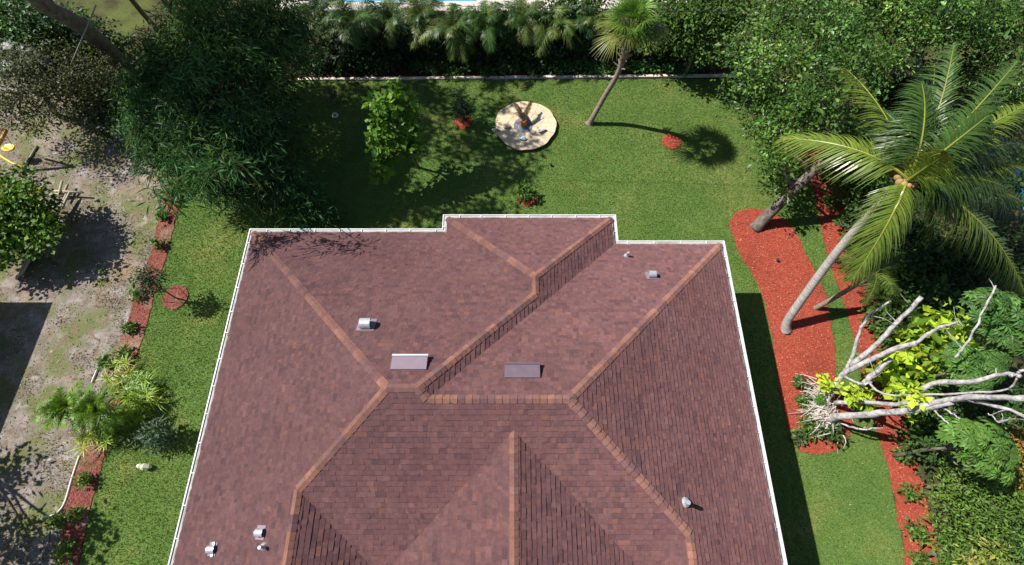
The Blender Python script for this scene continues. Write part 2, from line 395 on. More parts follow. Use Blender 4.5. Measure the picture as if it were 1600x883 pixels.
# ------------------------------------------------------------------ the setting
def pp(*pts): return [P(x, y)[:2] for x, y in pts]
ZE = 3.1                                                     # height of the eaves
XL, XR, YL, YR = -9.66, 7.70, 8.97, 8.46
XB0, XM, YB = -2.45, 3.77, 9.58
YF, PIT, PITR = -4.02, 0.5545, 0.585
YFRONT = -13.0
house_foot = [(XL + .6, YFRONT + .6), (XL + .6, YL - .6), (XB0 + .6, YL - .6), (XB0 + .6, YB - .6), (XM - .6, YB - .6), (XM - .6, YR - .6), (XR - .6, YR - .6), (XR - .6, YFRONT + .6)]

structure('ground', sheet(MB(), [(-900, -900), (900, -900), (900, 900), (-900, 900)], -0.012), ROUGH)
left_edge = pp((300, 262), (291, 290), (276, 340), (262, 398), (247, 440), (232, 500), (215, 556), (190, 625), (170, 690), (153, 750), (138, 812), (124, 883)) + [(-14.9, -8), (-15.0, -16)]
bed_left = pp((266, 258), (258, 300), (246, 350), (236, 400), (214, 455), (200, 500), (186, 540), (166, 590), (146, 640), (130, 690), (112, 745), (100, 800), (92, 883)) + [(-15.8, -8), (-15.9, -16)]
structure('dirt_yard', sheet(MB(), [(-60, -30), (-15.4, -30)] + bed_left[::-1] + pp((270, 235), (240, 205), (190, 165), (120, 150), (0, 120)) + [(-60, 26)], 0.0, 0.01), DIRT)
lawn_r = pp((1150, 124), (1158, 150), (1180, 195), (1215, 225), (1245, 238), (1262, 262), (1272, 300), (1282, 350), (1292, 400), (1306, 440), (1320, 480), (1335, 530), (1350, 600), (1368, 670), (1388, 730), (1398, 790), (1410, 850), (1416, 883)) + [(13.8, -8), (13.9, -16)]
lawn_poly = left_edge[::-1] + pp((330, 215), (400, 150), (470, 125)) + lawn_r
lawn_poly = [tuple(p) for p in lawn_poly]
structure('lawn', sheet(MB(), lawn_poly, 0.012, 0.02), LAWN)
mulch_polys = []
def ragged(poly, step=.18, amp=.035):
    out = []; n = len(poly)
    for i in range(n):
        a, b = np.array(poly[i][:2]), np.array(poly[(i + 1) % n][:2]); k = max(1, int(np.linalg.norm(b - a) / step))
        for j in range(k): out.append(tuple(a + (b - a) * j / k + rng.normal(0, amp, 2)))
    return out
def mulch(name, poly, z, mat=MULCH, thick=0.05):
    poly = [tuple(p[:2]) for p in poly] if name == 'mulch_ring' else ragged(poly) if len(poly) < 60 else ragged(poly, .12, .018)
    structure(name, sheet(MB(), poly, z, thick), mat); mulch_polys.append((poly, z, mat))
mulch('mulch_bed', [tuple(p) for p in left_edge] + [tuple(p) for p in bed_left[::-1]], 0.035, FADED)
kidney = curve_poly(pp((1139, 346), (1152, 331), (1180, 327), (1214, 338), (1240, 360), (1264, 408), (1288, 460), (1301, 530), (1306, 600), (1330, 640), (1326, 680), (1300, 705), (1262, 709), (1236, 688), (1224, 640), (1214, 590), (1204, 520), (1188, 455), (1163, 410), (1146, 375)), 120, 0.012)
mulch('mulch_bed', kidney, 0.04)
bedr_out = pp((1285, 225), (1310, 262), (1322, 320), (1345, 400), (1372, 470), (1398, 540), (1410, 620), (1425, 700), (1445, 780), (1470, 883)) + [(17.5, -8), (17.5, -16)]
mulch('mulch_bed', [tuple(p) for p in lawn_r[4:]] + [tuple(p) for p in bedr_out[::-1]], 0.03)
mulch('mulch_bed', pp((430, 121), (700, 120), (960, 118), (1150, 116), (1165, 60), (440, 60)), 0.03, SHADEMULCH)
for (px, py, r) in ((724, 192, 0.42), (1048.5, 222, 0.46), (823, 311, 0.43), (275, 465, 0.53)):
    c = P(px, py); a = np.linspace(0, 2 * math.pi, 41)[:-1]; rr_ = r * (1 + rng.normal(0, 0.025, 40))
    mulch('mulch_ring', np.stack([c[0] + rr_ * np.cos(a), c[1] + rr_ * np.sin(a)], 1), 0.055, FADED if px < 300 else MULCH, 0.045)
# beyond the back hedge: the neighbours' pool terrace and pool, and a corner of another pool at the right
y15, y0 = P(640, 17)[1], P(640, 2)[1]
structure('pool_terrace', sheet(MB(), [(-13.5, y15), (10.5, y15), (10.5, 34), (-13.5, 34)], 0.02, 0.05), CONC)
structure('pool_water', sheet(MB(), [(-11.3, y0), (-2.0, y0), (-2.0, 32), (-11.3, 32)], 0.028, 0.0), WATER)
structure('pool_water', sheet(MB(), [(23.0, 10.5), (31, 9.5), (31, 16), (23.4, 14)], 0.03, 0.0), WATER)

# mulch chips
mb = MB(); mbo = MB()
for poly, z, mat in mulch_polys:
    X, Y = scatter(poly, 420 if mat is MULCH else (260 if mat is FADED else 160)); n = len(X)
    a = rng.uniform(0, 6.283, n); e = rng.normal(0, 0.28, n)
    D = np.stack([np.cos(a) * np.cos(e), np.sin(a) * np.cos(e), np.sin(e)], 1)
    N = unit(rng.normal(0, 0.25, (n, 3)) + [0, 0, 1])
    V, F = leaf_quads(np.stack([X, Y, z + rng.uniform(0.006, 0.03, n)], 1), D, N, rng.uniform(0.03, 0.09, n), rng.uniform(0.012, 0.03, n))
    base = np.array([(0.28, 0.085, 0.066), (0.19, 0.052, 0.040), (0.36, 0.15, 0.115), (0.32, 0.24, 0.19)])[rng.choice(4, n, p=[.4, .27, .18, .15])] if mat is FADED else np.array([(0.42, 0.088, 0.053), (0.32, 0.060, 0.036), (0.52, 0.145, 0.09), (0.58, 0.30, 0.20)])[rng.choice(4, n, p=[.45, .3, .2, .05])]
    (mb if mat is not SHADEMULCH else mbo).add(V, [F], np.repeat(base * (1.0 if mat is not SHADEMULCH else 0.38) * np.exp(rng.normal(0, 0.15, (n, 1))), 4, 0))  # hedge bed chips are scaled down in colour to match that painted shade
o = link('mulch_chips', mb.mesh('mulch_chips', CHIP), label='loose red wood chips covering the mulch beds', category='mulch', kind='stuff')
o = link('hedge_mulch_chips', mbo.mesh('mulch_chips', CHIP), label='red wood chips under the back hedge, coloured darker as its shade', category='mulch', kind='stuff')

# grass blades
def grass(polys_holes, dens, h, wdt, base, alt, altp, zb):
    X, Y = scatter(polys_holes[0], dens, polys_holes[1]); n = len(X)
    return X, Y, n
def blades(name, X, Y, zb, h, wdt, base, alt, altp, label):
    n = len(X); a = rng.uniform(0, 6.283, n)
    C = np.stack([X, Y, np.full(n, zb)], 1); s = np.stack([np.cos(a), np.sin(a), 0 * a], 1) * (wdt * rng.uniform(0.6, 1.3, n))[:, None] / 2
    tip = C + np.stack([rng.normal(0, 0.6, n), rng.normal(0, 0.6, n), np.ones(n)], 1) * (h * rng.uniform(0.5, 1.3, n))[:, None]
    V = np.stack([C - s, C + s, tip], 1).reshape(-1, 3)
    t = tint_leaves(n, base, 0.18, alt, altp)
    big = 0.5 + 0.5 * np.sin(X * 0.9 + 1.3 * np.sin(Y * 0.7)) * np.cos(Y * 0.8 + np.sin(X * 0.5))
    t = t * (0.9 + 0.22 * big)[:, None]; t[:, 0] *= 1 + 0.25 * (big - 0.4)
    o = link(name, mesh_np(name, V, [np.arange(n * 3).reshape(n, 3)], np.repeat(t, 3, 0), BLADE))
    o['label'] = label; o['category'] = 'grass'; o['kind'] = 'stuff'
holes = [m[0] for m in mulch_polys] + [np.array(house_foot)]
slab_c = P(822, 198)
X, Y = scatter(lawn_poly, 780, holes)
k = (Y > -4) & (np.hypot(X - slab_c[0], Y - slab_c[1]) > 1.35)
blades('lawn_grass', X[k], Y[k], 0.01, 0.055, 0.028, (0.122, 0.206, 0.044), (0.27, 0.27, 0.10), 0.17, 'mown green grass of the back garden lawn')
# weeds and grass tufts on the neighbours' dirt yard: patches
X, Y = scatter([(-30, -3), (-15.4, -3)] + [tuple(p) for p in bed_left[11::-1]] + [(-16, 14), (-30, 16)], 260)
pn = np.sin(X * 1.1 + 2 * np.sin(Y * .6)) * np.cos(Y * 1.3 + 1.2 * np.sin(X * .8)) + 0.5 * np.sin(X * 2.7 + Y * 2.1) + rng.normal(0, 0.35, len(X))
k = pn > 0.45
blades('yard_weeds', X[k], Y[k], -0.005, 0.07, 0.035, (0.085, 0.125, 0.03), (0.20, 0.17, 0.08), 0.25, 'patchy weeds on the bare sandy yard at left')
n = 9000; X = rng.uniform(-30, -13, n); Y = rng.uniform(-3, 16, n)
mb = MB(); a = rng.uniform(0, 6.28, n)
V, F = leaf_quads(np.stack([X, Y, rng.uniform(0.004, 0.03, n)], 1), np.stack([np.cos(a), np.sin(a), rng.normal(0, .2, n)], 1), unit(rng.normal(0, .3, (n, 3)) + [0, 0, 1]), rng.uniform(.03, .12, n), rng.uniform(.02, .05, n))
k = inside(np.array([(-60, -30), (-15.4, -30)] + [tuple(p) for p in bed_left[::-1]] + [tuple(p) for p in pp((270, 235), (190, 165), (0, 120))]), X, Y)
base = np.array([(.36, .31, .26), (.16, .11, .07), (.26, .19, .12), (.08, .06, .045)])[rng.choice(4, n)]
mb.add(V.reshape(n, 4, 3)[k].reshape(-1, 3), [np.arange(k.sum() * 4).reshape(-1, 4)], np.repeat(base[k], 4, 0))
link('leaf_litter', mb.mesh('leaf_litter', CHIP), label='dry leaves and twigs littering the sandy yard', category='leaf litter', kind='stuff')

# ------------------------------------------------------------------ the house
house = thing('house', 'large house with a reddish brown shingled hip roof and white gutters', 'house', (0, 0, 0))
BL = {  # hip roof blocks: x0, x1, y0, y1 and the pitch of each side; the roof is the highest of them everywhere
    'main': (XL, XM, YF, YL, dict(l=PIT, r=PITR, f=PIT, b=PIT)),
    'east': (-9.2, XR, YF, YR, dict(l=PIT, r=PIT, f=PIT, b=PIT)),
    'bump': (XB0, XM, -2.0, YB, dict(l=PIT, r=PITR, f=PIT, b=PIT)),
    'wing_l': (XL, XL + 2 * 4.135, YFRONT, 4.30, dict(l=PIT, r=PIT, f=PIT, b=PIT)),
    'wing_r': (XR - 2 * 3.07, XR, YFRONT, 2.2, dict(l=PIT, r=PIT, f=PIT, b=PIT)),
    'wing_m': (0.05 - 5.52, 0.05 + 5.52, YFRONT + 3, 7.1, dict(l=PIT, r=PIT, f=PIT, b=PIT)),
}
def side_dist(b, s, x, y):
    x0, x1, y0, y1, _ = BL[b]
    return {'l': x - x0, 'r': x1 - x, 'f': y - y0, 'b': y1 - y}[s]
def block_h(b, x, y): return min(BL[b][4][s] * side_dist(b, s, x, y) for s in 'lrfb')
def roof_h(x, y, skip=()): return max(block_h(b, x, y) for b in BL if b not in skip)
def clip_half(poly, f):
    out = []; n = len(poly)
    for i in range(n):
        a, b = poly[i], poly[(i + 1) % n]; fa, fb = f(a), f(b)
        if fa >= -1e-9: out.append(a)
        if (fa > 1e-9 and fb < -1e-9) or (fa < -1e-9 and fb > 1e-9):
            t = fa / (fa - fb); out.append((a[0] + (b[0] - a[0]) * t, a[1] + (b[1] - a[1]) * t))
    return out
def clip_side(poly, b, s):
    p = BL[b][4]
    poly = clip_half(poly, lambda q: side_dist(b, s, *q))
    for t in 'lrfb':
        if t != s and poly: poly = clip_half(poly, lambda q: p[t] * side_dist(b, t, *q) - p[s] * side_dist(b, s, *q))
    return poly
def parea(p): return 0.5 * abs(sum(p[i][0] * p[(i + 1) % len(p)][1] - p[(i + 1) % len(p)][0] * p[i][1] for i in range(len(p)))) if len(p) > 2 else 0
def ccw(p):
    a = sum(p[i][0] * p[(i + 1) % len(p)][1] - p[(i + 1) % len(p)][0] * p[i][1] for i in range(len(p)))
    return p if a > 0 else p[::-1]

# decking, a little below the shingles
mb = MB()
for bi, b in enumerate(BL):
    x0, x1, y0, y1, ps = BL[b]
    for s in 'lrfb':
        poly = clip_side([(x0, y0), (x1, y0), (x1, y1), (x0, y1)], b, s)
        if parea(poly) < 0.01: continue
        poly = ccw(poly)
        mb.add([(x, y, ZE - 0.055 - 0.004 * bi + ps[s] * side_dist(b, s, x, y)) for x, y in poly], [list(range(len(poly)))])
roof = part('roof', mb, DECKM, house)

SH_COL = np.array([(0.235, 0.128, 0.120), (0.205, 0.108, 0.102), (0.270, 0.150, 0.138), (0.165, 0.090, 0.090), (0.300, 0.145, 0.105), (0.120, 0.078, 0.085), (0.345, 0.175, 0.115)])
SH_COL = SH_COL * np.array([0.72, 0.675, 0.79]) * 0.52 + np.array([0.168, 0.086, 0.090]) * 0.48
SH_COL = SH_COL * np.array([0.94, 0.92, 0.87])
SH_P = [0.40, 0.24, 0.16, 0.09, 0.05, 0.04, 0.02]
groups = [[('main', 'l'), ('wing_l', 'l')], [('east', 'r'), ('wing_r', 'r')], [('main', 'f'), ('east', 'f')], [('main', 'r'), ('bump', 'r')],
          [('main', 'b')], [('east', 'b')], [('bump', 'l')], [('bump', 'b')], [('wing_l', 'r')], [('wing_r', 'l')], [('wing_m', 'l')], [('wing_m', 'r')],
          [('wing_l', 'f')], [('wing_r', 'f')], [('wing_m', 'f')]]
EXPO = 0.146
tabs = []                                                    # (distance to camera, V, F, tint)
camp = np.array([0, 0, ZC])
patch = np.random.default_rng(3)
for g in groups:
    s = g[0][1]; p = BL[g[0][0]][4][s]
    run_step = EXPO / math.sqrt(1 + p * p)
    if s in 'lr':
        lo = min(BL[b][2] for b, _ in g); hi = max(BL[b][3] for b, _ in g); maxrun = max((BL[b][1] - BL[b][0]) / 1.6 for b, _ in g)
    else:
        lo = min(BL[b][0] for b, _ in g); hi = max(BL[b][1] for b, _ in g); maxrun = max((BL[b][3] - BL[b][2]) / 1.6 for b, _ in g)
    e0 = side_dist(g[0][0], s, 0, 0)
    def plan(u, wv):                                          # along the eave, run from the eave -> plan xy
        x0, x1, y0, y1, _ = BL[g[0][0]]
        return {'l': (x0 + wv, u), 'r': (x1 - wv, u), 'f': (u, y0 + wv), 'b': (u, y1 - wv)}[s]
    polys = [clip_side([(BL[b][0], BL[b][2]), (BL[b][1], BL[b][2]), (BL[b][1], BL[b][3]), (BL[b][0], BL[b][3])], b, ss) for b, ss in g]
    own = [b for b, _ in g]
    nrow = int(maxrun / run_step) + 1
    for r in range(-1, nrow):
        w0 = r * run_step; w1 = w0 + run_step
        if r == -1: w0 = -0.03; w1 = 0.0
        u = lo - random.random() * 0.3; prev = None
        while u < hi:
            wd = random.choice((0.09, 0.12, 0.15, 0.18, 0.22)); thick = random.choice((0.007, 0.010, 0.016, 0.019))
            ci = int(patch.choice(7, p=SH_P)); 
            if prev == 5 and random.random() < 0.3: ci = 5
            prev = ci; jit = math.exp(random.gauss(0, 0.06)); u0, u1 = u, u + wd - 0.0008; u += wd
            ww0 = w0 - (random.choice((0, 0, 0.006)) if r > 0 else 0)
            rect = [plan(u0, ww0), plan(u1, ww0), plan(u1, w1), plan(u0, w1)]
            mx, my = plan((u0 + u1) / 2, (w0 + w1) / 2)
            if my < YFRONT + 0.1 or my < -6.5: continue       # far behind the camera
            if r == -1:
                if roof_h(*plan((u0 + u1) / 2, 0.02), skip=own) > 0.03: continue
                best = rect
                if not any(inside(np.array(pl), np.array([plan((u0 + u1) / 2, .02)[0]]), np.array([plan((u0 + u1) / 2, .02)[1]]))[0] for pl in polys): continue
            else:
                best, ba = None, 1e-4
                for b, ss in g:
                    if best is not None and ba > 0.98 * parea(rect): break
                    cl = clip_side(rect, b, ss); a_ = parea(cl)
                    if a_ > ba: best, ba = cl, a_
                if best is None: continue
                if all(roof_h(x, y, skip=own) > p * side_dist(g[0][0], s, x, y) + 0.04 for x, y in best): continue
            best = ccw(best); m = len(best)
            top = []
            for x, y in best:
                d = side_dist(g[0][0], s, x, y); v = min(max((d - w0) / (w1 - w0), 0), 1)
                top.append((x, y, ZE + p * d + (thick * (1 - v) + 0.002 * v)))
            V = top + [(x, y, z - 0.045) for x, y, z in top]
            F = [list(range(m))] + [[i, i + m, (i + 1) % m + m, (i + 1) % m] for i in range(m)]
            qx, qy, dd = Q(mx, my, ZE + p * side_dist(g[0][0], s, mx, my))
            seen = 5 < qx < 1595 and 5 < qy < 878 and roof_h(mx, my, skip=own) < p * side_dist(g[0][0], s, mx, my) + 1e-6 and m == 4
            nx, ny = {'l': (-p, 0), 'r': (p, 0), 'f': (0, -p), 'b': (0, p)}[s]
            pos = np.array([mx, my, ZE + p * side_dist(g[0][0], s, mx, my)]); vd = camp - pos
            size = wd * (vd @ np.array([nx, ny, 1])) / np.linalg.norm(vd) ** 3 if seen else 0
            tabs.append((-size, V, F, SH_COL[ci] * jit))
order = sorted(range(len(tabs)), key=lambda i: tabs[i][0])
for i in order[:300]:
    _, V, F, t = tabs[i]
    part('shingle', MB().add(V, F, t), SHING, roof)
mb = MB()
for i in order[300:]: mb.add(tabs[i][1], tabs[i][2], tabs[i][3])
part('shingle_courses', mb, SHING, roof, kind='stuff')

# hip and ridge caps, laid one by one
h1, h2 = PIT * (YL - YF) / 2, PIT * (YR - YF) / 2
ry1, ry2 = (YL + YF) / 2, (YR + YF) / 2
d1, d2 = (YL - YF) / 2, (YR - YF) / 2
xb = (PITR * XM + PIT * XB0) / (PIT + PITR); hb = PIT * (xb - XB0)
xw3 = 0.05; hw3 = PIT * 5.52
edges = [((XL, YL, 0), (XL + d1, ry1, h1)), ((XR, YR, 0), (XR - d2, ry2, h2)),
         ((XB0, YB, 0), (xb, YB - hb / PIT, hb)), ((XM, YB, 0), (xb, YB - hb / PIT, hb)),
         ((xb, YL - hb / PIT, hb), (XM - h1 / PITR, ry1, h1)),
         ((XL + 4.135, YF + 4.135, PIT * 4.135), (XL + d1, ry1, h1)),
         ((XR - 3.07, YF + 3.07, PIT * 3.07), (XR - d2, ry2, h2)),
         ((XM - h2 / PITR, ry2, h2), (XM - h1 / PITR, ry1, h1)),
         ((XL + d1, ry1, h1), (XM - h1 / PITR, ry1, h1)), ((XR - d2, ry2, h2), (XM - h2 / PITR, ry2, h2)),
         ((xb, YB - hb / PIT, hb), (xb, YL - hb / PIT, hb)),
         ((XL + 4.135, -3.2, PIT * 4.135), (XL + 4.135, YF + 4.135, PIT * 4.135)),
         ((XR - 3.07, -3.2, PIT * 3.07), (XR - 3.07, YF + 3.07, PIT * 3.07)),
         ((xw3, -3.2, hw3), (xw3, YF + 5.52, hw3))]
CAPC = np.array([(0.33, 0.165, 0.095), (0.40, 0.20, 0.105), (0.27, 0.145, 0.10), (0.22, 0.12, 0.10), (0.16, 0.095, 0.085)])
CAPC = CAPC * np.array([0.80, 0.80, 0.88]) * np.array([0.62, .585, .68]) + np.array([.078, .043, .038])
for A, B in edges:
    A = np.array(A, float); B = np.array(B, float); A[2] += ZE; B[2] += ZE
    e = unit(B - A); L = np.linalg.norm(B - A); hx = unit(np.cross(e, [0, 0, 1.0]))
    mid = (A + B) / 2
    def sidev(sg):                                            # down the roof plane beside the edge
        q = mid + sg * hx * 0.14; z = ZE + roof_h(q[0], q[1]); v = np.array([q[0], q[1], z]) - mid; v = v - e * (v @ e); return unit(v)
    s1, s2 = sidev(-1), sidev(1); up = unit(-(s1 + s2)) if np.linalg.norm(s1 + s2) > 0.05 else np.array([0, 0, 1.0])
    n = max(1, int(round(L / 0.19))); st = L / n; prevc = 0
    for i in range(n):
        lo = A + e * st * i; hi = A + e * (st * (i + 1) + (0.04 if i < n - 1 else 0.0)); W = 0.128
        c1, c2 = 0.024, 0.009
        V = [lo + s1 * W + up * c1, lo + up * (c1 + .006), lo + s2 * W + up * c1, hi + s1 * W + up * c2, hi + up * (c2 + .006), hi + s2 * W + up * c2]
        V += [v - up * 0.028 for v in V[:3]] + [v - up * 0.02 for v in V[3:]]
        F = [[0, 1, 4, 3], [1, 2, 5, 4], [0, 6, 7, 1], [1, 7, 8, 2], [0, 3, 9, 6], [2, 8, 11, 5]]
        if np.cross(V[1] - V[0], V[3] - V[0])[2] < 0: F = [f[::-1] for f in F]
        ci = prevc if random.random() < 0.35 else int(rng.choice(5, p=[.34, .26, .2, .12, .08])); prevc = ci
        part('ridge_cap', MB().add(V, F, CAPC[ci] * math.exp(random.gauss(0, 0.08))), SHING, roof)

# gutters with hangers, fascia, walls
eave = np.array([(XL, YFRONT), (XL, YL), (XB0, YL), (XB0, YB), (XM, YB), (XM, YR), (XR, YR), (XR, YFRONT)])
def offset_path(path, d):
    out = []
    for i in range(len(path)):
        ns = []
        if i > 0: t = unit(path[i] - path[i - 1]); ns.append(np.array([-t[1], t[0]]))
        if i < len(path) - 1: t = unit(path[i + 1] - path[i]); ns.append(np.array([-t[1], t[0]]))
        m = sum(ns); m = m / (m @ ns[0]); out.append(path[i] + m * d)
    return np.array(out)
prof = [(-0.012, ZE - 0.045), (-0.008, ZE - 0.16), (0.095, ZE - 0.165), (0.160, ZE - 0.07), (0.172, ZE - 0.03), (0.135, ZE - 0.028), (0.130, ZE - 0.07), (0.085, ZE - 0.150), (0.006, ZE - 0.148), (0.004, ZE - 0.045)]
rings = [np.c_[offset_path(eave, o_), np.full(len(eave), z)] for o_, z in prof]
mb = MB(); V = np.concatenate(rings); ne = len(eave); F = []
for k in range(len(prof)):
    k2 = (k + 1) % len(prof)
    F.append(np.array([[k * ne + i, k2 * ne + i, k2 * ne + i + 1, k * ne + i + 1] for i in range(ne - 1)]))
gutter = part('gutter', mb.add(V, F), WHITE, house)
GREYW = noisy('mottled_gutter_grey', [(0.3, (0.30, 0.30, 0.28)), (0.5, (0.46, 0.47, 0.47)), (0.8, (0.56, 0.57, 0.57))], 1.5, 0.85, 0.2, 0.01)  # mottled light grey for the gutter bottom and the drip edge
def strip(o0, z0_, o1, z1_):
    a_, b_ = offset_path(eave, o0), offset_path(eave, o1); k_ = len(a_)
    return MB().add([(*q, z0_) for q in a_] + [(*q, z1_) for q in b_], [np.array([[i, i + 1, i + k_ + 1, i + k_] for i in range(k_ - 1)])])
part('gutter_bottom', strip(0.008, ZE - 0.062, 0.128, ZE - 0.062), GREYW, gutter)
part('drip_edge', strip(-0.022, ZE + 0.0125, 0.012, ZE + 0.006), GREYW, gutter)
for i in range(ne - 1):
    a, b = eave[i], eave[i + 1]; t = unit(b - a); nn = np.array([-t[1], t[0]]); L = np.linalg.norm(b - a); k = max(1, int(L / 0.86))
    for j in range(k):
        c = a + t * (L * (j + 0.5) / k + random.uniform(-.06, .06))
        if c[1] < -5: continue
        q = [c - t * .014 + nn * .0, c + t * .014 + nn * .0, c + t * .014 + nn * .168, c - t * .014 + nn * .168]
        V = [(*q_, ZE - 0.026) for q_ in q] + [(*q_, ZE - 0.040) for q_ in q]
        part('hanger', MB().add(V, [[0, 1, 2, 3], [7, 6, 5, 4], [0, 4, 5, 1], [1, 5, 6, 2], [2, 6, 7, 3], [3, 7, 4, 0]]), WHITE, gutter)
mb = MB()
for o_, z0, z1 in ((-0.03, ZE - 0.20, ZE - 0.02),):
    pa = offset_path(eave, o_); n = len(pa)
    mb.add([(*q, z1) for q in pa] + [(*q, z0) for q in pa], [np.array([[i, i + n, i + n + 1, i + 1] for i in range(n - 1)])])
    pb = offset_path(eave, -0.62)
    mb.add([(*q, z0) for q in pa] + [(*q, z0) for q in pb], [np.array([[i, i + n, i + n + 1, i + 1] for i in range(n - 1)])])
part('fascia', mb, WHITE, house)
pw = offset_path(eave, -0.6); n = len(pw)
wall = part('wall', MB().add([(*q, ZE - 0.20) for q in pw] + [(*q, -0.05) for q in pw], [np.array([[i, i + n, i + n + 1, i + 1] for i in range(n - 1)])]), STUCCO, house)
for cx, cy, ax in ((-6.2, YL - .6, 'x'), (0.6, YB - .6, 'x'), (5.8, YR - .6, 'x'), (XL + .6, 5.0, 'y'), (XL + .6, -1.0, 'y'), (XR - .6, 4.0, 'y'), (XR - .6, -1.5, 'y')):
    mb = MB(); fr = MB(); hw_ = 0.7
    def wbox(m_, u0, u1, z0, z1, dep):
        if ax == 'x': box(m_, (cx + u0, cy - 0.02, z0), (cx + u1, cy + dep, z1))
        else:
            sg = -1 if cx < 0 else 1; box(m_, (min(cx - .02 * sg, cx + sg * dep), cy + u0, z0), (max(cx - .02 * sg, cx + sg * dep), cy + u1, z1))
    wbox(mb, -hw_, hw_, 1.0, 2.2, 0.012)
    for f_ in ((-hw_ - .06, -hw_, .94, 2.26), (hw_, hw_ + .06, .94, 2.26), (-hw_, hw_, .94, 1.0), (-hw_, hw_, 2.2, 2.26), (-.025, .025, 1.0, 2.2)): wbox(fr, *f_, 0.04)
    wn = part('window', fr, WHITE, wall)
    mb_o = part('pane', mb, GLASS, wall)

# roof vents
def roof_hit(px, py):
    z = ZE + 1
    for _ in range(40):
        q = P(px, py, z); z = z * 0.4 + 0.6 * (ZE + roof_h(q[0], q[1]))
    q = P(px, py, z); return q
def slope_basis(q, s):
    p = PIT; o_ = {'b': ((1, 0, 0), (0, -1, p)), 'l': ((0, 1, 0), (1, 0, p)), 'r': ((0, 1, 0), (-1, 0, p))}[s]
    u = unit(o_[0]); v = unit(o_[1]); n_ = np.cross(u, v); n_ = n_ if n_[2] > 0 else -n_
    return u, v, n_
VENTD = noisy('darker_vent_metal', [(0.3, (0.13, 0.095, 0.122)), (0.7, (0.155, 0.115, 0.145))], 5.0, 0.5, 0.0)
def slab_vent(px, py, lip_mat, vm):
    q = roof_hit(px, py); u, v, n_ = slope_basis(q, 'b'); mb = MB()
    W, Hh = 0.47, 0.19                                           # half length, half depth
    def pt(a, b, c): return q + u * a + v * b + n_ * c
    V = [pt(-W, -Hh, .15), pt(W, -Hh, .15), pt(W, Hh, .045), pt(-W, Hh, .045), pt(-W, -Hh, .03), pt(W, -Hh, .03), pt(W, Hh, 0), pt(-W, Hh, 0)]
    F = [[0, 1, 2, 3], [0, 4, 5, 1], [1, 5, 6, 2], [2, 6, 7, 3], [3, 7, 4, 0]]
    hood = part('ridge_vent', mb.add(V, [f[::-1] for f in F]), vm, house)
    m2 = MB(); V = [pt(-W - .01, -Hh - .06, .150), pt(W + .01, -Hh - .06, .150), pt(W + .01, -Hh + .02, .170), pt(-W - .01, -Hh + .02, .170), pt(-W - .01, -Hh - .06, .09), pt(W + .01, -Hh - .06, .09)]
    part('lip', m2.add(V, [[0, 1, 2, 3], [0, 4, 5, 1], [1, 2, 5], [0, 3, 4]]), lip_mat, hood)
slab_vent(640, 570, WHITE, VENTM); slab_vent(816, 583, VENTD, VENTD)
def goose_vent(px, py, s, rot, size=0.2, ears=False):
    q = roof_hit(px, py); u, v, n_ = slope_basis(q, s)
    mb = MB(); a = np.array([math.cos(rot), math.sin(rot), 0]); b_ = np.array([-a[1], a[0], 0]); z = np.array([0, 0, 1.0])
    # hooded half-barrel cap on a round stack
    k = 9; V = []
    for i in range(k):
        th = math.pi * i / (k - 1); V += [q + z * (size * .9 + size * .75 * math.sin(th)) + b_ * size * .8 * math.cos(th) - a * size * .75, q + z * (size * .9 + size * .75 * math.sin(th)) + b_ * size * .8 * math.cos(th) + a * size * .85]
    F = [np.array([[2 * i, 2 * i + 1, 2 * i + 3, 2 * i + 2] for i in range(k - 1)]), [2 * i for i in range(k)]]
    V += [q + b_ * size * .8 - a * size * .75, q + b_ * size * .8 + a * size * .5, q - b_ * size * .8 - a * size * .75, q - b_ * size * .8 + a * size * .5]
    n0 = 2 * k; F += [[0, n0, n0 + 1, 1], [2 * k - 2, 2 * k - 1, n0 + 3, n0 + 2], [0, 2 * k - 2, n0 + 2, n0]]
    hood = part('exhaust_hood', mb.add(V, F), GALV, house)
    m2 = MB(); tube(m2, [q - z * .05, q + z * size * 1.0], size * .5, 12); part('stack', m2, GALV, hood)
    m3 = MB(); W = size * 1.35; V = [q + u * x * W + v * y * W + n_ * .02 for x, y in ((-1, -1), (1, -1), (1, 1), (-1, 1))]; part('flashing', m3.add(V, [[0, 1, 2, 3]]), VENTM, hood)
    if ears:
        for sg in (-1, 1):
            m4 = MB(); c = q + z * size * .5 + a * size * .3 + b_ * sg * size * 1.15; tube(m4, [c - z * size * .5, c + z * size * .3], size * .33, 8); part('stub_pipe', m4, GALV, hood)
goose_vent(573, 508, 'b', 0.0, 0.19); goose_vent(1018, 431, 'b', math.pi, 0.15)
goose_vent(408, 832, 'l', 0.0, 0.125); goose_vent(333, 858, 'l', 0.05, 0.125, True)
def pipe_vent(px, py, h=0.28, r=0.045):
    q = roof_hit(px, py); m = MB(); tube(m, [q - [0, 0, .1], q + [0, 0, h]], r, 10); pv = part('vent_pipe', m, GALV, house)
    m2 = MB(); tube(m2, [q + [0, 0, -.06], q + [0, 0, .03], q + [0, 0, .10]], [r * 2.6, r * 2.2, r * 1.15], 10); part('collar', m2, GALV, pv)
pipe_vent(979, 400); pipe_vent(413, 854); pipe_vent(1070, 785, 0.3, 0.06)

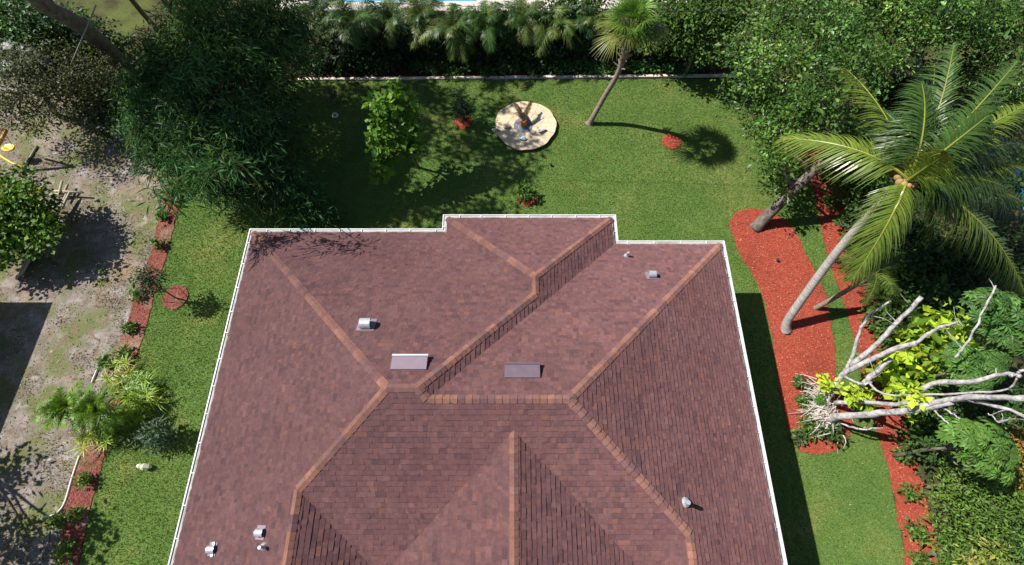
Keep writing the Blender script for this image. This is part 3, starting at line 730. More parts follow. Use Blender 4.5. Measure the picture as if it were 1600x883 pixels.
# neighbour's house: stands left of the picture, its shadow falls into it
nh = thing('neighbour_house', 'neighbouring house left of the sandy yard that throws the square dark shadow', 'house', (-29, -4, 0))
x0, x1, y0_, y1_ = -37.0, -21.75, -16.0, 8.2; zz = 3.0; hh = 2.6
ra, rb_ = (x0 + x1) / 2, 5.5
V = [(x0, y0_, zz), (x1, y0_, zz), (x1, y1_, zz), (x0, y1_, zz), (ra, y0_ + rb_, zz + hh), (ra, y1_ - rb_, zz + hh)]
part('roof', MB().add(V, [[0, 1, 4], [1, 2, 5, 4], [2, 3, 5], [3, 0, 4, 5], [3, 2, 1, 0]]), DECKM, nh)
part('wall', box(MB(), (x0 + .6, y0_ + .6, 0), (x1 - .6, y1_ - .6, zz - .01)), STUCCO, nh)

# ------------------------------------------------------------------ stone circle
sc_ = thing('stone_circle', 'raised round cream flagstone platform on the back lawn', 'platform', (slab_c[0], slab_c[1], 0))
TOPZ = 0.20; RS = 1.49
cz = P(821, 195, TOPZ)[:2]
rim = lambda a: RS * (1 + 0.018 * math.sin(3 * a + .4) + 0.012 * math.sin(7 * a + 2) + 0.010 * math.sin(13 * a))
mb = MB(); n = 72; an = np.linspace(0, 2 * math.pi, n + 1)[:-1]
low = [(cz[0] + rim(a) * .97 * math.cos(a), cz[1] + rim(a) * .97 * math.sin(a)) for a in an]
V = [(x, y, TOPZ - .035) for x, y in low] + [(x, y, -.02) for x, y in low]
mb.add(V, [list(range(n))] + [[i, i + n, (i + 1) % n + n, (i + 1) % n] for i in range(n)], (0.20, 0.16, 0.12))
part('rim_wall', mb, STONE, sc_)
seeds = np.array([(0.55 * math.cos(a) + rng.normal(0, .05), 0.55 * math.sin(a) + rng.normal(0, .05)) for a in np.arange(5) * 1.257 + .3] + [(1.12 * math.cos(a) + rng.normal(0, .05), 1.12 * math.sin(a) + rng.normal(0, .06)) for a in np.arange(9) * .698])
disc = [(rim(a) * math.cos(a), rim(a) * math.sin(a)) for a in an]
for i, sd_ in enumerate(seeds):
    poly = list(disc)
    for j, s2_ in enumerate(seeds):
        if i != j:
            m_ = (sd_ + s2_) / 2; dv = unit(sd_ - s2_)
            poly = clip_half(poly, lambda q: (q[0] - m_[0]) * dv[0] + (q[1] - m_[1]) * dv[1] - 0.006)
    if len(poly) < 3: continue
    poly = [(cz[0] + x, cz[1] + y) for x, y in ccw(poly)]
    part('flagstone', sheet(MB(), poly, TOPZ + rng.uniform(-.004, .006), .05, np.array((0.60, 0.49, 0.33)) * rng.uniform(.92, 1.06)), STONE, sc_)
pc = P(817.5, 196, TOPZ)
mb = MB()
for r_ in range(640):
    a = rng.uniform(0, 6.28); rd = 0.44 * math.sqrt(rng.random()); c = pc + [rd * math.cos(a), rd * math.sin(a), .012 + .02 * (1 - rd / .44)]
    s_ = rng.uniform(.014, .03); dr = unit(rng.normal(size=(6, 3))) * s_
    o6 = np.array([[1, 0, 0], [-1, 0, 0], [0, 1, 0], [0, -1, 0], [0, 0, .7], [0, 0, -.7]]) * s_ * rng.uniform(.8, 1.25, (6, 1))
    mb.add(c + o6, [[0, 2, 4], [2, 1, 4], [1, 3, 4], [3, 0, 4], [2, 0, 5], [1, 2, 5], [3, 1, 5], [0, 3, 5]], np.array([(.16, .19, .24), (.24, .28, .34), (.34, .38, .44)][rng.integers(3)]))
mb2 = MB(); a = np.linspace(0, 2 * math.pi, 25)[:-1]; sheet(mb2, [(pc[0] + .46 * math.cos(t), pc[1] + .46 * math.sin(t)) for t in a], TOPZ + .014, .02, (.12, .14, .17))
for v, f, t in zip(mb.V, [0] * len(mb.V), mb.T): pass
mb.add(mb2.V[0], mb2.F, mb2.T[0])
single('pebble_ring', mb, STONE, 'ring of blue grey pebbles at the centre of the stone circle', 'pebbles', tuple(pc))
pl = thing('dying_palm', 'small palm with withered brown fronds growing from the blue grey pebbles', 'palm', tuple(pc))
mb = MB(); tube(mb, [pc + [0, 0, 0], pc + [.01, -.02, .15], pc + [.0, -.01, .30]], [.15, .19, .09], 9, (.42, .17, .07)); rosette(mb, pc + [0, 0, .2], 30, .32, .05, (.45, .17, .06), (-.1, .9), .3)
part('trunk', mb, CHIP, pl)
for tp in ((803, 160, .75), (831, 158, .8)):
    T = P(tp[0], tp[1], tp[2]); f_ = feather_frond(pc + [0, 0, .28], T, .26, 44, .22, .05, (.085, .05, .025), (.11, .065, .03), .4, 0, .12, .04); part('frond', f_, FROND, pl)
for (px, py, s_, colr, lb_) in ((844, 181, .15, (.62, .58, .56), 'angular white grey rock near the upper right of the stone circle'), (846, 204, .19, (.66, .56, .53), 'pinkish white rock right of the pebbles on the stone circle'),
                             (792, 198, .16, (.48, .36, .33), 'pinkish brown rock left of the pebbles on the stone circle'), (816, 216, .15, (.40, .53, .62), 'pale blue rock just below the pebbles on the stone circle'),
                             (809, 177, .12, (.36, .33, .29), 'small grey rock above the pebbles on the stone circle'), (775, 203, .14, (.46, .47, .48), 'grey rock at the left rim of the stone circle')):
    c = P(px, py, TOPZ + .05); u_ = unit(rng.normal(size=(11, 3))); u_[:, 2] = u_[:, 2] * .6 + .2
    import bmesh
    bm = bmesh.new(); [bm.verts.new(tuple(c + v * s_ * 1.25 * rng.uniform(.85, 1.15) * np.array([1.15, .9, .8]))) for v in u_]; bmesh.ops.convex_hull(bm, input=bm.verts)
    bm.verts.ensure_lookup_table(); used_ = [v for v in bm.verts if v.link_faces]; ix = {v: i for i, v in enumerate(used_)}
    V = [tuple(v.co) for v in used_]; F = [[ix[v] for v in f.verts] for f in bm.faces]; bm.free()
    zmin = min(v[2] for v in V); V = [(v[0], v[1], v[2] - zmin + TOPZ - .012) for v in V]
    single('rock', MB().add(V, F, colr), STONE, lb_, 'rock', (c[0], c[1], TOPZ), 'rocks on the stone circle')

# ------------------------------------------------------------------ edging, pipe, poles, play things, wires
ed = thing('landscape_edging', 'long pale edging between the back hedge bed and the lawn', 'edging', tuple(P(800, 121)))
A_, B_ = P(466, 125), P(1150, 119); n = 17
for i in range(n):
    a = A_ + (B_ - A_) * (i / n) + [0, rng.normal(0, .012), 0]; b = A_ + (B_ - A_) * ((i + .985) / n) + [0, rng.normal(0, .012), 0]
    t = unit(b - a); nn = np.array([-t[1], t[0], 0]) * .075
    V = [a - nn, b - nn, b + nn, a + nn]; V = [v + [0, 0, .09 + rng.normal(0, .006)] for v in V] + [v - [0, 0, .03] for v in V]
    part('edging_block', MB().add(V, [[0, 1, 2, 3], [0, 4, 5, 1], [1, 5, 6, 2], [2, 6, 7, 3], [3, 7, 4, 0]]), EDGING, ed)
def pipe_thing(name, px, r, z, mat, label, cat, group=None):
    pts = smooth_path([P(x, y, z) for x, y in px], 20); m = MB(); tube(m, pts, r, 8)
    return single(name, m, mat, label, cat, tuple(pts[0] * [1, 1, 0]), group, True)
pipe_thing('border_pipe', [(124, 712), (113, 745), (101, 785), (88, 802), (70, 807)], .035, .05, PVC, 'curved white pipe edging the red mulch strip at lower left', 'pipe')
pipe_thing('border_pipe', [(153, 574), (143, 598)], .03, .05, PVC, 'short pale pipe beside the cluster of yellow green palms', 'pipe')
pipe_thing('border_pipe', [(143, 655), (136, 678)], .03, .05, PVC, 'short pale pipe just below the yellow green palms', 'pipe')
pipe_thing('garden_hose', [(76, 830), (74, 850), (65, 866), (66, 883)], .02, .04, GREYM, 'thin grey hose lying on the dirt at lower left corner', 'hose')
poles = [((75, 298), (130, 301), .3, .32), ((80, 304), (112, 303), .3, .2), ((92, 309), (97, 283), .34, .42), ((101, 302), (106, 288), .3, .4), ((97, 327), (109, 300), .3, .34),
         ((25, 437), (68, 360), .06, .12), ((33, 430), (57, 390), .08, .1), ((88, 340), (104, 303), .25, .36), ((62, 368), (90, 335), .1, .3)]
plab = ['long pole lying crosswise on top of the timber pile', 'short pole under the crosswise pole of the timber pile', 'upright tilted pole at the left end of the timber pile', 'short dark pole sticking up from the timber pile',
        'pole slanting down from the timber pile toward the yard', 'long pole on the ground below the bright green shrub', 'short pole beside the long pole below the green shrub', 'pole half hidden between green shrub and timber pile', 'thin pole lying in the shade of the green shrub']
for (a, b, za, zb_), lb_ in zip(poles, plab):
    m = MB(); tube(m, [P(*a, za), (P(*a, za) + P(*b, zb_)) / 2 + [0, 0, .02], P(*b, zb_)], [.05, .055, .045], 7)
    single('timber_pole', m, TIMBER, lb_, 'pole', tuple(P(*a, 0)), 'loose timber poles in the sandy yard', True)
ps = thing('swing', 'play swing with orange post and yellow seat at the left edge', 'swing', tuple(P(3, 240)))
m = MB(); tube(m, [P(-28, 275, 0), P(10, 204, 1.9)], .07, 8); part('post', m, ORANGE, ps, True)
m = MB(); tube(m, [P(10, 204, 1.9), P(-40, 190, 1.95)], .06, 8); part('crossbar', m, ORANGE, ps, True)
m = MB(); tube(m, smooth_path([P(0, 243, .08), P(18, 254, .07), P(36, 262, .06)], 8), .055, 6); part('ground_bar', m, YELLOW, ps, True)
m = MB(); tube(m, [P(37, 263, .05), P(58, 228, .05)], .055, 6); part('grey_bar', m, GREYM, ps, True)  # this bar and the yellow one lie flat on the ground
c = P(15, 232, .7); V = []; n = 12
for j, (rr_, zz_) in enumerate(((.05, -.06), (.2, -.03), (.27, .08), (.24, .09), (.12, .0))):
    for i in range(n): V.append(c + [rr_ * 1.15 * math.cos(i * 6.283 / n), rr_ * .8 * math.sin(i * 6.283 / n), zz_])
F = [[j * n + i, j * n + (i + 1) % n, (j + 1) * n + (i + 1) % n, (j + 1) * n + i] for j in range(4) for i in range(n)] + [list(range(n))[::-1], [4 * n + i for i in range(n)]]
part('seat', MB().add(V, F), YELLOW, ps, True)
m = MB()
for sx in (-.22, .22): tube(m, [c + [sx, 0, .05], P(2, 203, 1.93) + [sx * .4, 0, 0]], .012, 5)
part('chain', m, GREYM, ps)
m = MB(); tube(m, [P(77, 187, 0), P(110, 103, 3.2), P(150, 8, 6.5)], .022, 6); gw = single('guy_wire', m, GREYM, 'thin grey guy wire rising across the dark shrubs at top left', 'wire', tuple(P(77, 187)), None, True)
m = MB(); pts = smooth_path([P(420, -6, 7.6), P(505, 0, 7.5), P(700, 9, 7.4), P(960, 15, 7.4), P(1300, 19, 7.6), P(1700, 12, 8.0)], 30); tube(m, pts, .009, 5)
single('overhead_wire', m, DARKM, 'thin dark overhead wire crossing above the back hedge', 'wire', tuple(pts[0]))
# small objects on the lawn
c = P(224, 729, .1); m = MB(); V = []
for cc, rr_ in ((c + [-.08, .02, .0], .12), (c + [.12, -.01, .03], .17)):
    for sgn in range(2):
        pass
    tube(m, [cc + [-rr_, 0, -.06], cc + [-rr_ * .6, 0, .04], cc + [0, 0, .07], cc + [rr_ * .7, 0, .03], cc + [rr_ * 1.05, 0, -.05]], [.03, rr_ * .6, rr_ * .75, rr_ * .55, .03], 8, (.62, .62, .52) if rr_ < .15 else (.45, .47, .36))
single('garden_stone', m, STONE, 'small pale two lobed stone lying on the left lawn', 'stone', (c[0], c[1], 0))
def sprinkler(px, py, label):
    c = P(px, py, .012); t = thing('sprinkler_head', label, 'sprinkler', tuple(c))
    m = MB(); tube(m, [c, c + [0, 0, .10]], .045, 8); part('riser', m, GREYM, t)
    m = MB(); tube(m, [c + [0, 0, .10], c + [0, 0, .13], c + [0, 0, .15]], [.07, .075, .04], 10); part('cap', m, DARKM, t)
sprinkler(860, 259, 'small dark sprinkler head on the lawn below the stone circle'); sprinkler(1213, 408, 'small sprinkler head in the large red mulch bed')
c = P(524, 181, .03); m = MB(); V = []; n, k = 16, 8
for i in range(n):
    for j in range(k):
        a, b = i * 6.283 / n, j * 6.283 / k; V.append(c + [(.12 + .045 * math.cos(b)) * math.cos(a), (.12 + .045 * math.cos(b)) * math.sin(a), .03 + .045 * math.sin(b)])
F = [[i * k + j, ((i + 1) % n) * k + j, ((i + 1) % n) * k + (j + 1) % k, i * k + (j + 1) % k] for i in range(n) for j in range(k)]
single('irrigation_ring', m.add(V, F), PVC, 'small pale ring on the shaded lawn below a dark spiky plant', 'ring', (c[0], c[1], 0), None, True)
c = P(824, 338, 2.9)

# ------------------------------------------------------------------ trees and plants
def lb(px, py, z, r, rz=None): return (P(px, py, z), (r, r, rz or r * .8))
def tree(name, label, cat, base, trunk_pts, trunk_r, lobes, dens, L, W, col, bark=BARK, leafmat=LEAF, group=None, limb_n=10, **kw):
    base = np.asarray(base, float); t = thing(name, label, cat, tuple(base), group)
    m = MB(); pts = smooth_path(trunk_pts, 20); tube(m, pts, np.interp(np.linspace(0, 1, 20), np.linspace(0, 1, len(trunk_r)), trunk_r), 10)
    ends = [c + rng.normal(0, .25, 3) * np.array(r) for c, r in lobes][:limb_n * 3]
    for e in ends:
        i = int(np.argmin(np.linalg.norm(pts - (e - [0, 0, .8]), axis=1))); i = min(max(i, 8), 19)
        limbs(m, pts[i], [e], max(.035, trunk_r[-1] * .7))
    part('trunk', m, bark, t, True)
    c = MB(); clump_leaves(c, lobes, dens, L, W, col, **kw); part('crown', c, leafmat, t)
    return t

def shrink(ls, k): return [(c + [0, 0, rng.normal(0, .35)], tuple(np.array(r) * k * math.exp(rng.normal(0, .1)))) for c, r in ls]
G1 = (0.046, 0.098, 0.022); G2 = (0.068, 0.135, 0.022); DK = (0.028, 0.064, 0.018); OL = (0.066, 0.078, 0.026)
# big bamboo-like clumps beside the left rear corner of the house
def bamboo(label, base, lobes, seedcol, n_st, L=.30):
    t = thing('bamboo_clump', label, 'bamboo', tuple(base), 'tall bamboo clumps')
    for i in range(n_st):
        c, r = lobes[i % len(lobes)]; e = c + rng.normal(0, .35, 3); b = base + np.r_[rng.normal(0, .5, 2), 0]
        m = MB(); tube(m, smooth_path([b, b + (e - b) * [.25, .25, .6], e], 12), np.linspace(.045, .012, 12), 6, (.20, .18, .08)); part('stem', m, CHIP, t, True)
    c = MB(); clump_leaves(c, lobes, 95, L, .05, seedcol, var=.32, alt=(.10, .17, .035), altp=.08, droop=.75, clump=.5, up=.55, hollow=.2); part('crown', c, LEAF, t)
bamboo('dark green bamboo mass reaching over the lawn beside the rear roof corner', P(425, 325), [lb(250, 195, 3.4, 1.3), lb(318, 205, 4.2, 1.6), lb(385, 205, 3.8, 1.4), lb(290, 255, 2.8, 1.2), lb(350, 270, 2.6, 1.3), lb(415, 255, 2.6, 1.2), lb(440, 190, 3, 1.1), lb(455, 300, 1.7, 1.0), lb(490, 325, 1.0, .8, .9), lb(420, 318, 1.5, .7), lb(240, 150, 4, 1.2), lb(330, 150, 4.8, 1.4), lb(270,225,3.2,1.2), (P(548, 384, 3.5) - SH * 3.4, (.5, .3, .35)), (P(520, 390, 3.4) - SH * 3.2, (.28, .2, .25)), (P(418, 388, 3.4) - SH * 2.4, (.5, .45, .5)), (P(455, 371, 3.3) - SH * 2.6, (.3, .25, .3))], (.044, .112, .033), 14)
bamboo('bamboo with yellowish tips behind the dark mass at top left', P(440, 150), [lb(300, 90, 4.6, 1.5), lb(370, 85, 5, 1.5), lb(430, 105, 4, 1.3), lb(345, 35, 5, 1.6), lb(420, 30, 4.6, 1.4), lb(255, 100, 4, 1.2), lb(455, 60, 3.6, 1.1), lb(300, 20, 4.5, 1.2), lb(385, 140, 4.4, 1.3)], (.056, .124, .030), 10)
# tall trees at the back left whose crowns stand above the picture and shade the rear lawn
b = P(205, 118)
tree('tall_tree', 'thick leaning grey brown trunk rising out at the top left', 'tree', b, [b, P(160, 70, 2.6), P(122, 38, 4.6), P(60, 2, 7.0), P(0, -60, 9.0)], [.42, .36, .33, .26, .16],
     [(above(585, 175, 11.0), (1.5, 1.2, 1.1)), (above(500, 165, 11), (1.4, 1.2, 1.0)), (above(595, 250, 11.5), (1.35, 1.3, 1.0)), (above(540, 300, 10.5), (2.2, 1.7, 1.4)), (above(465, 285, 10), (1.6, 1.5, 1.2)), (above(620, 325, 11), (1.6, 1.0, .9)), (above(645, 205, 11.5), (1.1, 1.1, .8)), (above(430, 220, 10.5), (1.3, 1.3, 1.0)), (above(660, 150, 11.5), (1.0, .7, .7)), (above(565, 215, 11.0), (.8, .8, .7))], 58, .24, .13, DK, limb_n=4, hollow=.1)
b = P(246, 47)
tree('slender_tree', 'slender dark trunk at the top edge left of the bamboo', 'tree', b, [b, P(214, 10, 2.2), P(170, -50, 5.5), P(120, -150, 9.0)], [.14, .12, .1, .07],
     [(above(705, 232, 12.5), (1.1, .8, .7)), (above(750, 215, 13.0), (1.0, .9, .7)), (above(805, 225, 12.5), (1.0, .8, .7)), (above(800, 275, 12.0), (1.0, .9, .8)), (above(700, 170, 12.5), (1.2, .8, .8)), (above(780, 170, 12.5), (.9, .7, .6)), (above(765, 328, 12.5), (1.3, .6, .6)), (above(690, 335, 12.0), (1.3, .6, .7)), (above(775, 245, 12.0), (.8, .8, .6))], 30, .26, .14, DK, limb_n=3, hollow=.1)
b = P(286, 37)
tree('slender_tree', 'slender dark trunk at the top edge just beside the bamboo', 'tree', b, [b, P(256, 0, 2.4), P(220, -70, 6), P(170, -190, 10)], [.16, .14, .1, .07],
     [(above(620, 165, 13), (1.6, 1.2, .9)), (above(560, 150, 12.5), (1.3, 1.0, .8)), (above(690, 145, 13), (1.0, .8, .6))], 20, .26, .14, DK, limb_n=3, hollow=.1)
# shrubs and trees at the far left
tree('olive_leaved_tree', 'dull olive fine leaved tree above the yellow swing', 'tree', P(90, 180), [P(90, 180), P(75, 160, 1.5), P(60, 140, 2.8)], [.13, .1, .06], [lb(55, 160, 2.6, 1.5), lb(110, 135, 2.8, 1.3), lb(20, 120, 3, 1.4), lb(120, 165, 2, 1.0), lb(150, 110, 2.6, 1.2), lb(20, 175, 2.0, 1.2), lb(85, 105, 3.2, 1.3), lb(170, 145, 1.6, .9)], 85, .12, .06, OL, var=.3)
tree('leafy_tree', 'fresh green leafy tree in the top left corner', 'tree', P(60, 90), [P(60, 90), P(45, 70, 2), P(30, 50, 3.4)], [.13, .1, .06], [lb(40, 45, 3.4, 1.5), lb(85, 50, 3, 1.3), lb(10, 70, 3, 1.4), lb(75, 85, 2.4, 1.1), lb(110, 70, 2.2, 1.0), lb(20, 20, 3, 1.3)], 60, .2, .11, (.040, .098, .026), var=.28)
tree('leafy_shrub', 'mid green shrub between the thick trunk and the bamboo', 'shrub', P(190, 165), [P(190, 165), P(188, 160, .6), P(185, 152, 1.3)], [.07, .05, .03], [lb(185, 190, 1.2, .9), lb(215, 200, 1.4, .9), lb(160, 200, .8, .7), lb(200, 160, 1.4, .9), lb(150, 60, 1.8, 1.0), lb(175, 75, 1.5, .9)], 70, .17, .09, (.05, .10, .03), var=.28)
tree('bright_shrub', 'bright green broad shrub above the timber poles at left edge', 'shrub', P(55, 372), [P(55, 372), P(45, 360, .9), P(35, 345, 1.6)], [.1, .07, .05], [lb(25, 300, 2.0, 1.0), lb(48, 325, 1.8, .7), lb(15, 340, 2.0, 1.0), lb(45, 360, 1.6, .9), lb(10, 380, 1.4, .8), lb(66, 346, 1.4, .5), lb(-20, 320, 2.2, 1.1), lb(40, 310, 2.2, .8), lb(-30, 375, 1.6, 1.0)], 95, .17, .12, (.085, .17, .022), var=.26, alt=(.17, .24, .03), altp=.15)
tree('yard_tree', 'tree left of the picture whose round shade lies on the sandy yard', 'tree', above(150, 420, 4.2) * [1, 1, 0], [above(150, 420, 4.2) * [1, 1, 0], above(150, 420, 4.2) * [1, 1, .5], above(150, 420, 4.2)], [.14, .11, .07],
     [(above(135, 440, 4.2), (1.1, 1.0, .8)), (above(170, 430, 4.4), (.8, .9, .7)), (above(110, 410, 4.2), (1.0, .9, .7)), (above(150, 395, 4.2), (.9, .7, .7))], 30, .2, .11, G1) if False else None
tree('corner_tree', 'tree beyond the lower left edge shading the bottom left corner', 'tree', (-21.0, 1.2, 0), [(-21.0, 1.2, 0), (-21.0, 1.2, 2), (-20.8, 1.1, 3.2)], [.15, .12, .08],
     [(above(10, 745, 3.2), (.9, 1.0, .7)), (above(50, 860, 3.4), (1.3, .8, .8)), (above(110, 850, 3.6), (.9, .8, .7)), (above(0, 860, 3.2), (1.3, 1.0, .8)), (above(150, 835, 3.9), (.5, .5, .5))], 40, .2, .11, G1, limb_n=3)
tree('shade_oak', 'tree over the sandy yard casting the dark round shade below the shrub', 'tree', (-23.2, 10.6, 0), [(-23.2, 10.6, 0), (-22.8, 10.6, 2), (-22.2, 10.5, 3.6)], [.16, .13, .08],
     [(above(150, 440, 3.9), (1.0, 1.0, .7)), (above(120, 400, 4.1), (1.1, .9, .8)), (above(175, 430, 4.0), (.6, .8, .6)), (above(130, 350, 4.6), (.7, .7, .6)), (above(95, 380, 4.6), (.9, .9, .7))], 40, .2, .11, G1, limb_n=3) if False else None

for px, py, z, lbl in ((22, 92, 3.4, 'silvery fan palm among the shrubs at the far left edge'), (45, 96, 3.2, 'small pale fan palm right of the silvery one at far left')):
    c = P(px, py, z); t = thing('silver_fan_palm', lbl, 'palm', tuple(c * [1, 1, 0]), 'fan palms at far left')
    m = MB(); tube(m, [c * [1, 1, 0], c * [1, 1, .5], c], .05, 7); part('trunk', m, BROWNPALM, t, True)
    for i in range(9):
        a = i * 2.4; e = rng.uniform(.0, 1.1); part('frond', fan_leaf(c, c + np.array([math.cos(a) * math.cos(e), math.sin(a) * math.cos(e), math.sin(e)]) * .4, .5, 18, (.16, .20, .15), 3.0, .05, .3), FROND, t)

# palms of the back hedge
def feather_palm(name, label, base, h, nf, L, col, lean=(0, 0), group=None, trunk_r=.07, leaf=.5, droop=.45, stems=1, var=.18, wid=.042, n=34, flat=.0, alt=None):
    base = np.asarray(base, float); t = thing(name, label, 'palm', tuple(base), group)
    tops = []
    for s_ in range(stems):
        o = np.r_[rng.normal(0, .18, 2), 0] if stems > 1 else np.zeros(3)
        top = base + o * 1.8 + [lean[0], lean[1], h * (rng.uniform(.8, 1.05) if stems > 1 else 1)]
        m = MB(); tube(m, smooth_path([base + o, (base + o) * .5 + top * .5 + [-.05 * lean[0], 0, .1], top], 10), np.linspace(trunk_r * 1.2, trunk_r * .8, 10), 7); part('trunk', m, BROWNPALM, t, True); tops.append(top)
    a0 = rng.uniform(0, 6.28)
    for i in range(nf):
        top = tops[i % stems]; a = a0 + i * 2.399 + rng.normal(0, .2); e = rng.uniform(.05, 1.15) if flat == 0 else rng.uniform(.1, .7)
        ln = L * rng.uniform(.8, 1.1)
        T = top + np.array([math.cos(a) * math.cos(e), math.sin(a) * math.cos(e), math.sin(e) - .45]) * ln
        cc = alt if (alt is not None and rng.random() < .3) else col
        f_ = feather_frond(top, T, ln * rng.uniform(.28, .45), n, leaf, wid, np.array(cc) * math.exp(rng.normal(0, var)), (.17, .20, .05), droop, rng.normal(0, .25), .14, .018)
        part('frond', f_, FROND, t)
    return t
HG = 'palms of the back hedge'
for px, h, L, nf, col, lbl in ((505, 2.6, 1.9, 15, (.05, .09, .03), 'dark feathery palm at the left end of the back hedge'), (556, 3.2, 2.3, 17, (.065, .12, .022), 'large feather palm with arching fronds in the hedge near the bamboo'),
                          (612, 2.9, 2.1, 16, (.055, .105, .022), 'feather palm in the hedge behind the broad leaved young tree'), (660, 3.0, 2.1, 16, (.06, .115, .022), 'feather palm in the hedge left of the conifer'),
                          (708, 3.1, 2.1, 16, (.06, .11, .02), 'feather palm in the hedge straight above the conifer'), (762, 3.3, 1.9, 14, (.055, .12, .02), 'upright feather palm in the hedge left of the stone circle'),
                          (818, 3.0, 2.0, 15, (.06, .115, .02), 'feather palm in the hedge straight above the stone circle'), (868, 2.8, 1.9, 15, (.08, .13, .02), 'yellowish feather palm in the hedge right of the stone circle'), (925, 2.9, 1.9, 14, (.05, .10, .03), 'feather palm in the hedge behind the leaning palm trunk')):
    feather_palm('hedge_palm', lbl, P(px + rng.normal(0, 3), 42 + rng.normal(0, 6), h * .66) * [1, 1, 0], h * .66, nf + 8, L * .88, np.array(col) * [.72, .85, .9], (rng.normal(0, .1), rng.normal(0, .1)), HG, alt=(.11, .155, .03), droop=.55)
for px, py, z, r, lbl, colr in ((585, 72, 1.5, 1.0, 'dark broad leaved shrub low in the hedge near the bamboo', DK), (735, 68, 1.5, 1.0, 'dark broad leaved shrub low in the hedge above the conifer', DK), (790, 66, 1.6, 1.0, 'dark broad leaved shrub low in the hedge left of the stone circle', G1),
                          (845, 66, 1.6, 1.0, 'dark broad leaved shrub low in the hedge above the stone circle', DK), (905, 62, 1.6, 1.1, 'grey green shrub low in the hedge behind the leaning palm', (.04, .085, .045)), (640, 74, 1.3, .9, 'dark broad leaved shrub low in the hedge behind the young tree', DK),
                          (975, 60, 1.8, 1.2, 'dark shrub in the hedge under the leaning palm crown', DK), (1040, 58, 2, 1.2, 'dark shrub in the hedge right of the leaning palm', G1), (1100, 50, 2.2, 1.3, 'dense shrub in the hedge beside the big tree', G1), (500, 85, 1.4, 1.0, 'dark shrub at the bamboo end of the hedge', DK), (545, 76, 1.5, 1.0, 'dark shrub low in the hedge above the spiky plant', DK), (612, 66, 1.7, 1.0, 'dark shrub in the hedge between two feather palms near the young tree', DK), (690, 70, 1.5, 1.0, 'dark shrub low in the hedge left of the conifer', DK), (765, 60, 1.8, 1.0, 'dark shrub in the hedge behind the stone circle at left', DK), (872, 60, 1.8, 1.0, 'dark shrub in the hedge left of the leaning palm base', DK), (940, 64, 1.5, 1.0, 'dark shrub low in the hedge touching the leaning palm trunk', DK), (1010, 66, 1.4, 1.0, 'dark shrub low in the hedge below the leaning palm crown', DK), (1075, 62, 1.5, 1.0, 'dark shrub low in the hedge above the lone red ring', DK)):
    z = z * .72; c = P(px, py - 8, z); tree('hedge_shrub', lbl, 'shrub', c * [1, 1, 0], [c * [1, 1, 0], c * [1, 1, .5], c], [.05, .04, .03], [(c, (r, r * .8, 1.0)), (c + [rng.normal(0, .5), -.15, -.5], (r * .8, r * .6, .6)), (c + [rng.normal(0, .6), .3, .5], (r * .7, r * .6, .6))], 56, .19, .10, colr, group='shrubs of the back hedge', limb_n=2, hollow=.1)  # dark leaf colour also stands in for the black shade low in the hedge
for px, py, z, r, lbl in ((1060, 12, 3.2, 1.4, 'leafy tree behind the hedge at the top edge right of the leaning palm'), (1110, 20, 3.6, 1.4, 'leafy tree behind the hedge beside the big tree'), (900, -6, 2.2, 1.1, 'leafy tree behind the hedge left of the leaning palm')):
    c = P(px, py, z); tree('background_tree', lbl, 'tree', c * [1, 1, 0], [c * [1, 1, 0], c * [1, 1, .6], c], [.1, .08, .05], [(c, (r, r, 1.2)), (c + [.9, .3, .2], (r * .7, r * .7, .9)), (c + [-.8, .1, -.3], (r * .7, r * .7, .9)), (c + [.1, -.5, -1.2], (r * .9, r * .6, .9))], 60, .17, .09, G2, limb_n=2)
# leaning fan palm
b = P(921, 193); top = np.array([b[0] + 1.15, b[1] + .05, 5.0])
lp = thing('fan_palm', 'leaning fan palm with a curved bare trunk on the back lawn', 'palm', tuple(b))
m = MB(); pts = smooth_path([b - [0, 0, .05], P(926, 184, .35), P(945, 150, 1.5), P(964, 118, 2.7), P(976, 84, 3.9), P(983, 48, 5.25)], 26)
rr_ = np.interp(np.linspace(0, 1, 26), [0, .06, .2, .7, .78, 1], [.24, .17, .13, .115, .16, .13]); tube(m, pts, rr_, 12); part('trunk', m, BROWNPALM, lp, True)
top = pts[-1]
m = MB(); 
for i in range(26):
    a = i * 2.4; z_ = rng.uniform(-1.1, 0); p = top + [0, 0, z_ * .9] + unit(np.array([math.cos(a), math.sin(a), 0])) * .1 - unit(top - pts[-6]) * 0
    k = int(25 + z_ * 8); p = pts[max(k, 17)] + np.array([math.cos(a), math.sin(a), .1]) * .12; tube(m, [p, p + np.array([math.cos(a), math.sin(a), .6]) * .22], [.04, .02], 5)
part('old_leaf_bases', m, BROWNPALM, lp)
for i in range(34):
    a = i * 2.399; e = 1.4 - 1.5 * (i / 34) + rng.normal(0, .14); ln = rng.uniform(.5, .85)
    hub = top + np.array([math.cos(a) * math.cos(e), math.sin(a) * math.cos(e), math.sin(e)]) * ln + [.12, .1, .1]
    part('frond', fan_leaf(top, hub, rng.uniform(.75, 1.0), 24, (np.array((.10, .19, .025)) if i < 25 else np.array((.15, .17, .03))) * math.exp(rng.normal(0, .15)), 2.5, .05, .42), FROND, lp)

